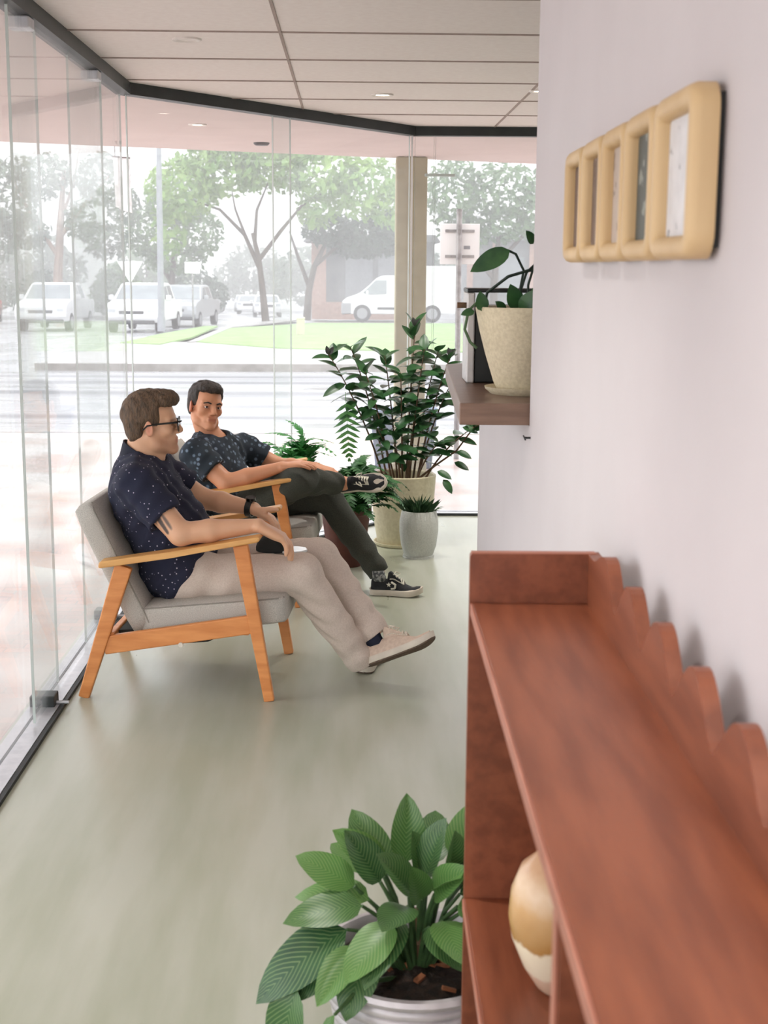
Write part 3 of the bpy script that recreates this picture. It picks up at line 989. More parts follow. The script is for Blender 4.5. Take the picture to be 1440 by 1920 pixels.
tree('street_tree', 'grey-green tree right of the column, behind the street sign', (7.6, 73.0, zg(73)),
     ([(0, 0, 0), (0, 0, 2), (0.2, 0, 4.5)], [0.25, 0.2, 0.12]),
     [([(0, 0, 2.2), (-1.5, 0, 4.0), (-2.2, 0, 5.2)], [0.14, 0.1, 0.04]), ([(0.1, 0, 3.0), (1.6, 0, 4.6), (2.6, 0, 5.6)], [0.12, 0.09, 0.04])],
     [(-2.2, 0, 6.6, 1.7, 2.0, 1.9), (0.4, 0, 6.8, 2.2, 2.2, 1.6), (2.4, 0, 5.6, 1.6, 2.0, 1.5), (-1.6, 0, 4.6, 1.4, 1.6, 1.0), (0.4, 0, 5.0, 1.6, 1.6, 1.0), (4.2, 0, 4.9, 1.2, 1.6, 1.3)], 3400, 0.24, 'tree_mid', seed=5)
tree('gum_tree', 'thin grey-leaved gum tree with pale trunk at the far left', (-15.9, 76.0, zg(76)),
     ([(0, 0, 0), (-0.15, 0, 2), (0.1, 0, 5), (0.4, 0, 8)], [0.32, 0.26, 0.2, 0.1]),
     [([(0, 0, 3.2), (-1.6, 0.3, 5.6), (-2.4, 0.3, 7.4)], [0.14, 0.1, 0.04]), ([(0.1, 0, 4.4), (1.6, -0.2, 6.2), (2.8, 0, 7.6)], [0.14, 0.1, 0.04]), ([(0.2, 0, 5.4), (0.9, 0, 7.2), (1.2, 0, 8.8)], [0.1, 0.07, 0.03])],
     [(-2.6, 0, 6.4, 1.6, 2, 2.2), (-0.6, 0, 7.6, 1.6, 2, 1.3), (2.4, 0, 7.4, 1.5, 2, 1.5), (1.2, 0, 5.2, 0.9, 1.6, 1.1), (-1.6, 0, 4.6, 1.2, 1.6, 1.0), (3.6, 0, 6.0, 0.9, 1.4, 1.2), (-3.4, 0, 4.4, 1.2, 1.6, 1.6), (2.6, 0, 4.2, 1.3, 1.6, 1.1)], 3400, 0.24, 'tree_grey', 'bark_pale', 6)
tree('street_tree', 'bushy mid-green tree behind the give-way sign', (-10.6, 82.0, zg(82)),
     ([(0, 0, 0), (0, 0, 2), (0.2, 0, 4)], [0.25, 0.2, 0.12]),
     [([(0, 0, 2), (-1.0, 0, 3.6), (-1.6, 0, 4.6)], [0.14, 0.1, 0.04])],
     [(0.2, 0, 6.6, 1.8, 2.0, 1.8), (-1.4, 0, 4.9, 1.6, 1.8, 1.5), (1.6, 0, 4.8, 1.6, 1.8, 1.5), (0.2, 0, 3.4, 2.0, 1.8, 1.0)], 2400, 0.24, 'tree_mid', seed=7)
for i, (x, y, w_, h_, m, lab) in enumerate((
        (-23.5, 86, 2.0, 3.4, 'tree_grey', 'grey-green shrub at the left edge behind the red car'),
        (-18.6, 84, 1.5, 2.6, 'tree_dark', 'dark shrub behind the bonnet of the leftmost pickup'),
        (-15.2, 90, 1.4, 3.2, 'tree_mid', 'shrub behind the leftmost pickup, right of the gum trunk'),
        (-10.9, 96, 1.9, 3.0, 'tree_dark', 'dark shrub behind the give-way sign and parked pickup'))):
    t = thing('roadside_shrub', lab, 'shrub', (x, y, zg(y)), group='shrubs along the side street')
    obj('stem', tube([(0, 0, 0), (0.1, 0, h_ * 0.5)], [0.12, 0.06], 7), 'bark', t)
    f = obj('foliage', foliage_mesh([(0, 0, h_ * 0.55, w_, 1.6, h_ * 0.5), (-w_ * 0.6, 0, h_ * 0.35, w_ * 0.7, 1.4, h_ * 0.35), (w_ * 0.6, 0, h_ * 0.4, w_ * 0.7, 1.4, h_ * 0.4)], 1500, 0.26, 50 + i), m, t)
    f['kind'] = 'stuff'
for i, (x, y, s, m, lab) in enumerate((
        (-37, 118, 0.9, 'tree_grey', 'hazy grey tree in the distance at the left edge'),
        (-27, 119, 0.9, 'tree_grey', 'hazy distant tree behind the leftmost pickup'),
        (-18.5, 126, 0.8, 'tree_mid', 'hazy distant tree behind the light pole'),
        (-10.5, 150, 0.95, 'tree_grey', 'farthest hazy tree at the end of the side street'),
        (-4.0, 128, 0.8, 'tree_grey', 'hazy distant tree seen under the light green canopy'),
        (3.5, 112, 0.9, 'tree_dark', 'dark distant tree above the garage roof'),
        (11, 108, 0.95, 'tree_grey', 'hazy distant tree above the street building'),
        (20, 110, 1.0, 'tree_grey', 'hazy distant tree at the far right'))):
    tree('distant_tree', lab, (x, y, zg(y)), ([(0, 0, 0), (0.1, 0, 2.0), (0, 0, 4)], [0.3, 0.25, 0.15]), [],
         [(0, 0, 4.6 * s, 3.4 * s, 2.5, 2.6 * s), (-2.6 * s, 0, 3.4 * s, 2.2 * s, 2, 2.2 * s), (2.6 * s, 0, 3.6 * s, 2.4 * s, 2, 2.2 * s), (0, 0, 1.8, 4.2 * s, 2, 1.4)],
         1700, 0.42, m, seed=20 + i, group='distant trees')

# ------------------------------------------------------------------ armchairs (x forward, y to the far side, z up)
def rounded_slab(L, W, T, M, bulge=0.012, bev=0.028):
    """upholstered cushion L x W x T centred on the origin, edges rounded and the big faces swelling"""
    bm = nb()
    add_box(bm, (-L / 2, -W / 2, -T / 2), (L / 2, W / 2, T / 2))
    bmesh.ops.subdivide_edges(bm, edges=bm.edges[:], cuts=7, use_grid_fill=True)
    for v in bm.verts:
        x, y, z = v.co
        fx, fy = 2 * x / L, 2 * y / W
        v.co.z += math.copysign(bulge, z) * (1 - fx ** 4) * (1 - fy ** 4) if abs(abs(z) - T / 2) < 1e-6 else 0
        # round the corners
        for ax, h in ((0, L / 2), (1, W / 2), (2, T / 2)):
            pass
        c = v.co
        q = Vector((max(abs(c.x) - (L / 2 - bev), 0), max(abs(c.y) - (W / 2 - bev), 0), max(abs(c.z) - (T / 2 - bev), 0)))
        if q.length > bev:
            k = bev / q.length
            n = q * k
            for i, h in ((0, L / 2), (1, W / 2), (2, T / 2)):
                if q[i] > 0:
                    c[i] = math.copysign((h - bev) + n[i], c[i])
    bmesh.ops.transform(bm, matrix=M, verts=bm.verts)
    return bm

def armchair(label, loc, rz):
    t = thing('armchair', label, 'armchair', loc, rz, 'wooden armchairs by the glass')
    HY = 0.285
    for s in (-1, 1):
        y = s * HY
        obj('leg', bar((-0.312, y, 0.0), (-0.165, y, 0.452), 0.026, 0.036, (1, 0, 0), 0.004, 0.026, 0.058), 'chair_wood', t).name = 'leg'
        obj('leg', bar((0.312, y, 0.0), (0.222, y, 0.528), 0.026, 0.034, (1, 0, 0), 0.004, 0.026, 0.050), 'chair_wood', t)
        arm = nb()
        add_prism(arm, [(-0.245, 0.452), (-0.24, 0.447), (0.0, 0.487), (0.282, 0.542), (0.29, 0.552), (0.284, 0.561), (0.0, 0.508), (-0.24, 0.470)], 'y', y - 0.032, y + 0.032, 0.006)
        obj('armrest', arm, 'arm_wood', t)
        obj('side_rail', bar((-0.24, y - s * 0.004, 0.18), (0.262, y - s * 0.004, 0.262), 0.022, 0.062, (0, 0, 1), 0.004), 'chair_wood', t)
        br = obj('bolt_cap', tube([(0.02, y + s * 0.006, 0.19), (0.02, y + s * 0.016, 0.19)], 0.008, 10), 'bracket_white', t)
    obj('cross_rail', bar((0.235, -HY, 0.245), (0.235, HY, 0.245), 0.022, 0.045, (0, 0, 1), 0.004), 'chair_wood', t)
    obj('cross_rail', bar((-0.215, -HY, 0.20), (-0.215, HY, 0.20), 0.022, 0.05, (0, 0, 1), 0.004), 'chair_wood', t)
    # sagging black webbing below the seat
    w = nb()
    add_prism(w, [(-0.20, 0.205), (-0.05, 0.172), (0.1, 0.185), (0.23, 0.245), (0.23, 0.252), (-0.20, 0.22)], 'y', -0.235, 0.235)
    obj('webbing', w, 'webbing', t)
    SW = 0.50
    Ms = Matrix.Translation((0.118, 0, 0.278)) @ Matrix.Rotation(R(-5.5), 4, 'Y')
    seat = smooth(obj('seat_cushion', rounded_slab(0.50, SW, 0.105, Ms), 'chair_fabric', t))
    d = Vector((-0.183, 0, 0.395)).normalized()
    Mb = Matrix.Translation((-0.213, 0, 0.432)) @ frame_from((d.x, 0, d.z), (1, 0, 0))
    back = smooth(obj('back_cushion', rounded_slab(0.47, SW, 0.085, Mb), 'chair_fabric', t))
    for part, L, T, M in ((seat, 0.50, 0.105, Ms), (back, 0.47, 0.085, Mb)):
        for s in (-1, 1):
            p = [(-L / 2 + 0.02, s * (SW / 2 - 0.006), T / 2 - 0.012), (L / 2 - 0.03, s * (SW / 2 - 0.006), T / 2 - 0.012), (L / 2 - 0.008, s * (SW / 2 - 0.03), T / 2 - 0.014)]
            obj('piping', tube([M @ Vector(q) for q in p], 0.003, 6), 'piping', part)
    return t
CH1 = ((-0.558, 4.66, 0.0), R(-4.0))
CH2 = ((-0.505, 5.93, 0.0), R(-4.0))
armchair('nearer grey-cushioned wooden armchair, its occupant in beige trousers', *CH1)
armchair('farther grey-cushioned wooden armchair, its occupant crossing one leg', *CH2)

# ------------------------------------------------------------------ cabinet with scalloped back board (local: x towards the wall, y along it)
cab = on_wall(thing('cabinet', 'long red-brown wooden console shelf with scalloped back board', 'cabinet'))
FX, BX = -0.217, -0.028
ZT = 0.93
Y1, Y0 = 1.985, 0.35
obj('top_board', box((FX, Y0, ZT - 0.02), (BX, Y1 - 0.018, ZT), 0.0015), 'cabinet_wood', cab)
obj('end_panel', prism([(FX - 0.004, 0), (BX, 0), (BX, 1.0), (BX - 0.006, 1.004), (FX - 0.002, 1.004), (FX - 0.004, 1.0)], 'y', Y1 - 0.018, Y1), 'cabinet_wood', cab)
obj('end_panel', prism([(FX - 0.004, 0), (BX, 0), (BX, 1.0), (FX - 0.004, 1.0)], 'y', Y0 - 0.018, Y0), 'cabinet_wood', cab)
obj('lower_shelf', box((FX - 0.004, Y0, 0.438), (BX, Y1 - 0.018, 0.458), 0.0015), 'cabinet_wood', cab)
obj('bottom_shelf', box((FX, Y0, 0.06), (BX, Y1 - 0.018, 0.08), 0.0015), 'cabinet_wood', cab)
obj('divider', box((FX, 1.005, 0.08), (BX, 1.023, ZT - 0.02), 0.0015), 'cabinet_wood', cab)
obj('back_panel', box((BX, Y0, 0.04), (BX + 0.006, Y1 - 0.018, ZT - 0.02)), 'cabinet_wood', cab)
# thin paler edging along the front edges
obj('front_edging', box((FX - 0.003, Y0, ZT - 0.019), (FX, Y1 - 0.018, ZT - 0.001), 0.001), 'cabinet_edge', cab)
obj('front_edging', box((FX - 0.007, Y0, 0.439), (FX - 0.004, Y1 - 0.018, 0.457), 0.001), 'cabinet_edge', cab)
obj('front_edging', box((FX - 0.003, 1.0055, 0.08), (FX, 1.0225, ZT - 0.02), 0.001), 'cabinet_edge', cab)
obj('top_edging', box((FX - 0.002, Y1 - 0.0175, 1.003), (BX - 0.006, Y1 - 0.0005, 1.0055), 0.001), 'cabinet_edge', cab)
prof = [(Y0, ZT - 0.03)]
yy = Y0
N = 150
for i in range(N + 1):
    y = Y0 + (Y1 - Y0) * i / N
    ph = ((y - 1.655) / 0.1745) % 1.0          # scallops: broad round crests, narrow dips
    c = 0.5 + 0.5 * math.cos(2 * PI * ph)
    z = 0.968 + 0.060 * c ** 0.7
    if y > 1.8295: z = 1.004 + (1.028 - 1.004) * (0.5 + 0.5 * math.cos(PI * min(1, (y - 1.8295) / 0.10)))
    prof.append((y, z))
prof.append((Y1, ZT - 0.03))
bm = nb()
A = [bm.verts.new((BX - 0.018, y, z)) for y, z in prof]
B = [bm.verts.new((BX, y, z)) for y, z in prof]
n = len(prof)
bm.faces.new(A); bm.faces.new(B[::-1])
for i in range(n):
    bm.faces.new((A[i], B[i], B[(i + 1) % n], A[(i + 1) % n]))
obj('scalloped_board', bm, 'cabinet_wood', cab)

# glazed vase on the lower shelf
vs = on_wall(thing('vase', 'round glazed vase in cream and mustard bands on the lower shelf', 'vase'))
o = smooth(obj('body', lathe([(0, 0.0), (0.028, 0.0), (0.034, 0.006), (0.052, 0.035), (0.068, 0.075), (0.073, 0.105), (0.070, 0.14), (0.058, 0.172), (0.036, 0.192), (0.022, 0.198), (0.020, 0.205),
                          (0.017, 0.205), (0.016, 0.195), (0.0, 0.19)], 48), 'vase_glaze', vs), 60)
vs.location = Vector(WALL_O) + Matrix.Rotation(RZW, 3, 'Z') @ Vector((-0.108, 1.70, 0.458))

# ------------------------------------------------------------------ five picture frames
def rrect(w, h, r, n=6):
    pts = []
    for cx, cy, a0 in ((w / 2 - r, h / 2 - r, 0), (-w / 2 + r, h / 2 - r, 90), (-w / 2 + r, -h / 2 + r, 180), (w / 2 - r, -h / 2 + r, 270)):
        for i in range(n + 1):
            a = R(a0 + 90 * i / n)
            pts.append((cx + r * math.cos(a), cy + r * math.sin(a)))
    return pts

def art_mat(name, base, marks, scale, thr):
    m = mat(name, base, 0.5, tuple(int(v * 0.94) for v in base), 30)
    nt = m.node_tree
    b = nt.nodes['Principled BSDF']
    src = b.inputs['Base Color'].links[0].from_socket
    tc = nt.nodes['Texture Coordinate']
    nz = nd(nt, 'ShaderNodeTexNoise')
    nz.inputs['Scale'].default_value = scale
    nz.inputs['Detail'].default_value = 2
    nt.links.new(tc.outputs['Object'], nz.inputs['Vector'])
    mr = nd(nt, 'ShaderNodeMapRange')
    mr.inputs['From Min'].default_value = thr
    mr.inputs['From Max'].default_value = thr + 0.03
    nt.links.new(nz.outputs['Fac'], mr.inputs['Value'])
    mx = nd(nt, 'ShaderNodeMix', data_type='RGBA')
    nt.links.new(mr.outputs['Result'], mx.inputs['Factor'])
    nt.links.new(src, mx.inputs['A'])
    mx.inputs['B'].default_value = lin(marks) + (1,)
    nt.links.new(mx.outputs['Result'], b.inputs['Base Color'])
art_mat('art_white', (222, 222, 224), (110, 116, 122), 42, 0.66)
art_mat('art_dark', (78, 84, 80), (140, 146, 138), 30, 0.6)
art_mat('art_pale', (190, 176, 164), (140, 126, 114), 30, 0.6)
art_mat('art_brown', (112, 92, 82), (150, 130, 118), 30, 0.6)

def picture(y0, y1, z0, z1, art, label):
    t = on_wall(thing('picture_frame', label, 'picture frame', group='blond wood frames in a row on the white wall'))
    w, h = y1 - y0 - 0.002, z1 - z0
    cy, cz = (y0 + y1) / 2, (z0 + z1) / 2
    bw = 0.026
    outer = rrect(w, h, 0.030)
    inner = rrect(w - 2 * bw, h - 2 * bw, 0.006)
    bm = nb()
    rings = []
    # cross-section of the moulding: (blend outer->inner, depth from the wall)
    for k, x in ((0.0, -0.008), (0.0, -0.026), (0.10, -0.033), (0.3, -0.037), (0.7, -0.037), (0.92, -0.033), (1.0, -0.027), (1.0, -0.010)):
        rings.append([bm.verts.new((x, cy + a[0] + (b[0] - a[0]) * k, cz + a[1] + (b[1] - a[1]) * k)) for a, b in zip(outer, inner)])
    rings.append(rings[0])
    nn = len(outer)
    for a, b in zip(rings, rings[1:]):
        for i in range(nn):
            bm.faces.new((a[i], a[(i + 1) % nn], b[(i + 1) % nn], b[i]))
    smooth(obj('moulding', bm, 'frame_wood', t), 50)
    obj('picture', box((-0.021, cy - w / 2 + bw - 0.004, cz - h / 2 + bw - 0.004), (-0.012, cy + w / 2 - bw + 0.004, cz + h / 2 - bw + 0.004)), art, t)
    obj('backing', box((-0.010, cy - w / 2 + 0.012, cz - h / 2 + 0.012), (-0.0, cy + w / 2 - 0.012, cz + h / 2 - 0.012)), 'black_plastic', t)
ys = [1.455, 1.665, 1.855, 2.038, 2.226, 2.415]
for i, (art, lab) in enumerate((('art_white', 'blond wood frame with white picture, nearest of five on the wall'),
                                ('art_dark', 'blond wood frame with dark green-grey picture, second from the near end'),
                                ('art_pale', 'blond wood frame with pale beige picture, middle of the five'),
                                ('art_brown', 'blond wood frame with brown picture, fourth from the near end'),
                                ('art_brown', 'blond wood frame farthest along the wall, by the wall end'))):
    picture(ys[i], ys[i + 1], 1.432, 1.617, art, lab)

# ------------------------------------------------------------------ timber sill, its pot plant and the box behind it
sl = on_wall(thing('window_sill', 'thick dark timber ledge capping the low white wall', 'ledge'))
obj('board', prism([(-0.163, 3.155), (0.0, 3.155), (0.20, 3.155), (0.20, 4.60), (0.0, 4.60), (-0.125, 4.465)], 'z', 1.061, 1.112, 0.003), 'sill_wood', sl)
t = on_wall(thing('wall_hook', 'tiny dark screw hook in the white wall below the ledge', 'hook'))
obj('shank', tube([(0.0, 3.12, 1.036), (-0.014, 3.12, 1.036)], 0.0025, 8), 'black_plastic', t)
obj('crossbar', tube([(-0.014, 3.10, 1.034), (-0.014, 3.14, 1.038)], 0.002, 8), 'black_plastic', t)

def leaf_mesh(L, W, fold=0.15, droop=0.25, n=7, tip=1.0, wave=0.0, wide=0.42):
    """leaf along +x, blade up +z, with uv; widest at 'wide' of its length"""
    bm = nb()
    uvl = bm.loops.layers.uv.new('UVMap')
    rows = []
    for i in range(n + 1):
        s = i / n
        p = math.log(0.5) / math.log(wide)
        w = W / 2 * max(0.0, math.sin(PI * s ** p)) ** (0.75 * tip) if 0 < i < n else 0.0
        x = L * s
        z = -droop * L * s * s
        row = []
        if w < 1e-5:
            row = [(bm.verts.new((x, 0, z)), 0.0, s)]
        else:
            for u in (-1.0, -0.5, 0.0, 0.5, 1.0):
                row.append((bm.verts.new((x, u * w, z + abs(u) * w * fold * 2 - (u * u) * w * fold + wave * w * math.sin(9 * s) * abs(u))), u, s))
        rows.append(row)
    def face(vs):
        f = bm.faces.new([v[0] for v in vs])
        for l, v in zip(f.loops, vs):
            l[uvl].uv = (v[1], v[2])
    for a, b in zip(rows, rows[1:]):
        if len(a) == 1:
            for k in range(4): face((a[0], b[k], b[k + 1]))
        elif len(b) == 1:
            for k in range(4): face((a[k], b[0], a[k + 1]))
        else:
            for k in range(4): face((a[k], b[k], b[k + 1], a[k + 1]))
    me = bpy.data.meshes.new('leaf')
    bm.to_mesh(me)
    bm.free()
    me.polygons.foreach_set('use_smooth', [True] * len(me.polygons))
    return me

def put_leaf(me, m, parent, base, d, up, s=1.0, name='leaf'):
    o = bpy.data.objects.new(name, me)
    if not me.materials: me.materials.append(MATS[m])
    link(o, parent)
    M = frame_from(d, up)
    o.matrix_local = Matrix.Translation(base) @ M @ Matrix.Diagonal((s, s, s, 1))
    return o

# pot plant on the ledge
lp = on_wall(thing('potted_plant', 'trailing plant in a tall cream pot on the timber ledge', 'plant'))
lp.location = Vector(WALL_O) + Matrix.Rotation(RZW, 3, 'Z') @ Vector((0.02, 3.42, 1.112))
smooth(obj('saucer', lathe([(0, 0), (0.088, 0), (0.102, 0.012), (0.104, 0.018), (0.098, 0.018), (0.085, 0.009), (0, 0.009)], 40), 'ledge_pot', lp), 40)
smooth(obj('pot', lathe([(0, 0.010), (0.072, 0.010), (0.082, 0.03), (0.104, 0.10), (0.120, 0.16), (0.130, 0.212), (0.128, 0.216), (0.122, 0.214), (0.118, 0.19), (0, 0.19)], 44), 'ledge_pot', lp), 40)
obj('soil', lathe([(0, 0.193), (0.117, 0.191)], 28), 'soil', lp)
big = leaf_mesh(0.11, 0.052, 0.12, 0.12, 8)
sml = leaf_mesh(0.05, 0.034, 0.15, 0.2, 6)
def vine(parent, pts, r=0.0032, m='stem_dark'):
    return obj('stem', tube(pts, r, 7), m, parent)
vine(lp, [(0.0, 0.0, 0.19), (-0.02, 0.0, 0.26), (-0.012, 0, 0.305), (-0.035, -0.02, 0.345), (-0.052, -0.03, 0.352)])
put_leaf(big, 'leaf_dark', lp, (-0.050, -0.03, 0.354), (-0.86, -0.1, -0.42), (0.2, -0.9, 0.55))
vine(lp, [(-0.11, 0.03, 0.2), (-0.10, 0.02, 0.25), (-0.05, 0.0, 0.29), (0.0, 0, 0.305), (0.06, 0.02, 0.31)], 0.004)
vine(lp, [(0.0, 0.0, 0.19), (0.0, 0.0, 0.27), (0.02, 0.0, 0.34), (0.05, 0, 0.38)])
vine(lp, [(-0.03, 0.0, 0.19), (-0.02, 0, 0.25), (-0.005, 0, 0.30), (0.03, 0, 0.335)])
vine(lp, [(-0.09, -0.03, 0.2), (-0.125, -0.03, 0.232), (-0.15, -0.03, 0.205), (-0.158, -0.03, 0.16), (-0.145, -0.04, 0.13), (-0.128, -0.045, 0.115)], 0.0038, 'stem_green')
for b, d, s in (((-0.115, -0.05, 0.205), (-0.15, -0.3, 0.95), 1.0), ((-0.135, -0.04, 0.205), (-0.8, -0.2, -0.1), 0.7), ((-0.06, -0.05, 0.2), (-0.4, -0.5, 0.6), 0.9),
                ((-0.02, -0.06, 0.2), (0.3, -0.4, 0.7), 1.4), ((0.0, -0.05, 0.21), (0.6, -0.3, 0.5), 1.6), ((-0.03, -0.03, 0.21), (-0.2, -0.3, 0.8), 1.3), ((0.03, 0.0, 0.34), (0.4, -0.3, 0.8), 1.0),
                ((0.01, 0.0, 0.37), (-0.3, -0.4, 0.6), 0.8), ((0.04, 0.0, 0.31), (0.5, -0.3, -0.5), 1.4), ((0.0, -0.02, 0.25), (0.7, -0.4, 0.1), 1.6), ((0.02, -0.03, 0.22), (0.6, -0.6, 0.3), 1.5)):
    put_leaf(sml, 'leaf_dark', lp, b, d, (0, -0.8, 0.6), s)
t = on_wall(thing('appliance', 'black box with pale metal frame standing behind the ledge pot', 'appliance'))
t.location = Vector(WALL_O) + Matrix.Rotation(RZW, 3, 'Z') @ Vector((-0.02, 3.78, 1.112))
obj('body', box((-0.068, -0.05, 0.0), (0.13, 0.10, 0.21), 0.004), 'black_plastic', t)
obj('side_frame', box((-0.09, -0.06, 0.0), (-0.068, 0.10, 0.245), 0.004), 'pale_metal', t)
obj('top_frame', box((-0.09, -0.06, 0.245), (0.13, 0.10, 0.256), 0.003), 'black_plastic', t)
obj('knob', tube([(-0.09, -0.03, 0.21), (-0.115, -0.03, 0.21)], 0.008, 12), 'stem_brown', t)
for x in (-0.03, 0.0, 0.03):
    obj('button', tube([(x, -0.05, 0.19), (x, -0.058, 0.19)], 0.008, 10), 'pale_metal', t)

# ------------------------------------------------------------------ foreground plant in a ribbed pale pot
fp = thing('potted_plant', 'broad-leaved pinstriped plant in a ribbed silver-white pot in front', 'plant', (0.12, 2.255, 0.0))
profp = [(0, 0), (0.115, 0.0), (0.125, 0.01)]
for i in range(8):
    z = 0.02 + 0.022 * i
    r = 0.128 + 0.0048 * i
    profp += [(r, z), (r + 0.005, z + 0.006), (r + 0.005, z + 0.013), (r, z + 0.019)]
profp += [(0.174, 0.198), (0.180, 0.208), (0.176, 0.216), (0.165, 0.216), (0.160, 0.208), (0.156, 0.175), (0, 0.17)]
smooth(obj('pot', lathe(profp, 56), 'pot_silver', fp), 40)
def mound(r, z, h, seed, n=22):
    rng = random.Random(seed)
    bm = nb()
    c = bm.verts.new((0, 0, z + h))
    prev = None
    for k in range(1, 6):
        ring = [bm.verts.new((r * k / 5 * math.cos(2 * PI * i / n), r * k / 5 * math.sin(2 * PI * i / n), z + h * (1 - (k / 5) ** 2) + rng.uniform(-0.006, 0.006))) for i in range(n)]
        for i in range(n):
            if prev is None: bm.faces.new((c, ring[i], ring[(i + 1) % n]))
            else: bm.faces.new((prev[i], ring[i], ring[(i + 1) % n], prev[(i + 1) % n]))
        prev = ring
    return bm
smooth(obj('soil', mound(0.157, 0.182, 0.02, 3), 'soil', fp))
rng = random.Random(5)
for i in range(14):
    a, r = rng.uniform(-2.6, 0.6), rng.uniform(0.03, 0.14)
    M = Matrix.Translation((r * math.cos(a), r * math.sin(a), 0.206 - 0.09 * r)) @ Euler((rng.uniform(-.3, .3), rng.uniform(-.3, .3), rng.uniform(0, 3))).to_matrix().to_4x4()
    obj('bark_chip', box((-0.012, -0.005, -0.003), (0.012, 0.005, 0.003), 0.0, M), 'bark_chip', fp)
BL = [leaf_mesh(0.135, 0.078, 0.16, 0.18, 10, 0.9, 0.05), leaf_mesh(0.165, 0.086, 0.14, 0.35, 10, 0.9, 0.06), leaf_mesh(0.125, 0.064, 0.5, 0.08, 10, 0.9)]
# (tip direction x,y,z from the crown), petiole end point, leaf kind, size, blade-up
LEAVES = [
    ((-0.055, -0.02, 0.395), (-0.55, -0.15, 0.95), 2, 0.95, (0.5, -0.85, 0.2)),
    ((-0.020, 0.02, 0.415), (0.03, 0.05, 1.0), 2, 1.0, (0.2, -1, 0)),
    ((0.008, -0.02, 0.405), (0.22, -0.12, 0.95), 2, 0.95, (-0.75, -0.6, 0.1)),
    ((-0.05, -0.01, 0.40), (-0.35, 0.2, 0.8), 0, 0.95, (0.3, -0.9, 0.4)),
    ((0.055, 0.03, 0.415), (0.45, 0.1, 0.9), 0, 0.95, (-0.4, -0.85, 0.4)),
    ((0.035, -0.03, 0.415), (0.4, -0.3, 0.25), 1, 0.72, (-0.1, -0.35, 0.9)),
    ((0.06, -0.05, 0.385), (0.9, -0.1, 0.55), 1, 1.0, (-0.1, -0.6, 0.8)),
    ((0.065, -0.07, 0.36), (0.95, -0.25, 0.05), 1, 0.85, (0.1, -0.5, 0.85)),
    ((0.05, -0.08, 0.335), (0.55, -0.65, -0.25), 0, 0.9, (0.2, -0.5, 0.8)),
    ((-0.08, -0.05, 0.36), (-0.75, -0.25, 0.1), 1, 0.8, (-0.1, -0.55, 0.85)),
    ((-0.07, -0.03, 0.36), (-0.9, 0.3, 0.15), 1, 0.85, (-0.1, -0.3, 0.9)),
    ((-0.04, -0.09, 0.345), (-0.6, -0.6, -0.35), 0, 0.95, (-0.3, -0.55, 0.75)),
    ((-0.10, -0.07, 0.32), (-0.85, -0.3, -0.35), 1, 1.15, (-0.3, -0.55, 0.75)),
    ((-0.07, -0.09, 0.30), (-0.35, -0.6, -0.7), 0, 0.95, (-0.3, -0.8, 0.35)),
    ((0.0, -0.03, 0.36), (-0.15, -0.5, 0.75), 2, 0.8, (0.1, -0.8, 0.6)),
    ((0.02, 0.05, 0.39), (0.1, 0.7, 0.6), 0, 0.9, (0, -0.4, 0.9)),
    ((0.08, 0.04, 0.37), (0.8, 0.5, 0.2), 1, 0.9, (0, -0.2, 0.95)),
    ((0.07, -0.02, 0.345), (0.85, 0.1, -0.2), 0, 0.9, (0.1, -0.4, 0.9)),
    ((-0.11, -0.08, 0.285), (-0.8, -0.5, -0.6), 0, 0.85, (-0.3, -0.7, 0.6)),
    ((0.03, -0.05, 0.395), (0.15, -0.6, 0.6), 0, 0.75, (0, -0.5, 0.85)),
    ((0.02, -0.05, 0.385), (0.35, -0.55, 0.6), 2, 0.95, (-0.6, -0.6, 0.5)),
    ((0.045, -0.02, 0.40), (0.1, -0.3, 0.9), 2, 0.85, (0.5, -0.8, 0.2)),
    ((-0.015, -0.05, 0.39), (-0.45, -0.35, 0.75), 2, 0.9, (0.6, -0.6, 0.5)),
    ((0.055, -0.07, 0.37), (0.6, -0.5, 0.35), 0, 0.85, (0, -0.6, 0.8)),
    ((0.01, -0.08, 0.33), (0.45, -0.75, -0.15), 0, 0.8, (0.1, -0.5, 0.85)),
    ((-0.05, 0.0, 0.41), (-0.75, -0.1, 0.7), 2, 0.95, (0.4, -0.8, 0.5)),
    ((-0.02, -0.07, 0.37), (-0.3, -0.75, 0.2), 0, 0.85, (-0.1, -0.5, 0.85)),
    ((0.03, -0.09, 0.35), (0.2, -0.85, 0.0), 0, 0.85, (0.1, -0.45, 0.9)),
    ((-0.09, -0.02, 0.385), (-0.7, 0.05, 0.45), 0, 0.85, (0.1, -0.6, 0.8)),
    ((-0.03, -0.06, 0.335), (-0.35, -0.7, -0.1), 1, 0.85, (-0.2, -0.5, 0.85)),
    ((0.09, -0.06, 0.335), (0.85, -0.4, -0.3), 0, 0.9, (0.2, -0.5, 0.85)),
    ((-0.06, 0.05, 0.37), (-0.6, 0.6, 0.3), 0, 0.9, (0, -0.3, 0.9)),
    ((0.0, 0.0, 0.40), (-0.12, -0.25, 0.9), 2, 0.75, (0.6, -0.8, 0.2)),
    ((0.075, 0.0, 0.40), (0.75, -0.15, 0.7), 2, 0.9, (-0.4, -0.75, 0.5)),
    ((-0.085, -0.10, 0.30), (-0.6, -0.6, -0.55), 2, 0.95, (-0.3, -0.7, 0.6)),
    ((-0.165, -0.12, 0.225), (-0.35, -0.2, -0.9), 1, 1.0, (-0.6, -0.75, 0.2)),
    ((-0.115, -0.165, 0.20), (-0.1, -0.25, -0.95), 2, 0.75, (-0.9, -0.4, 0.1)),
]
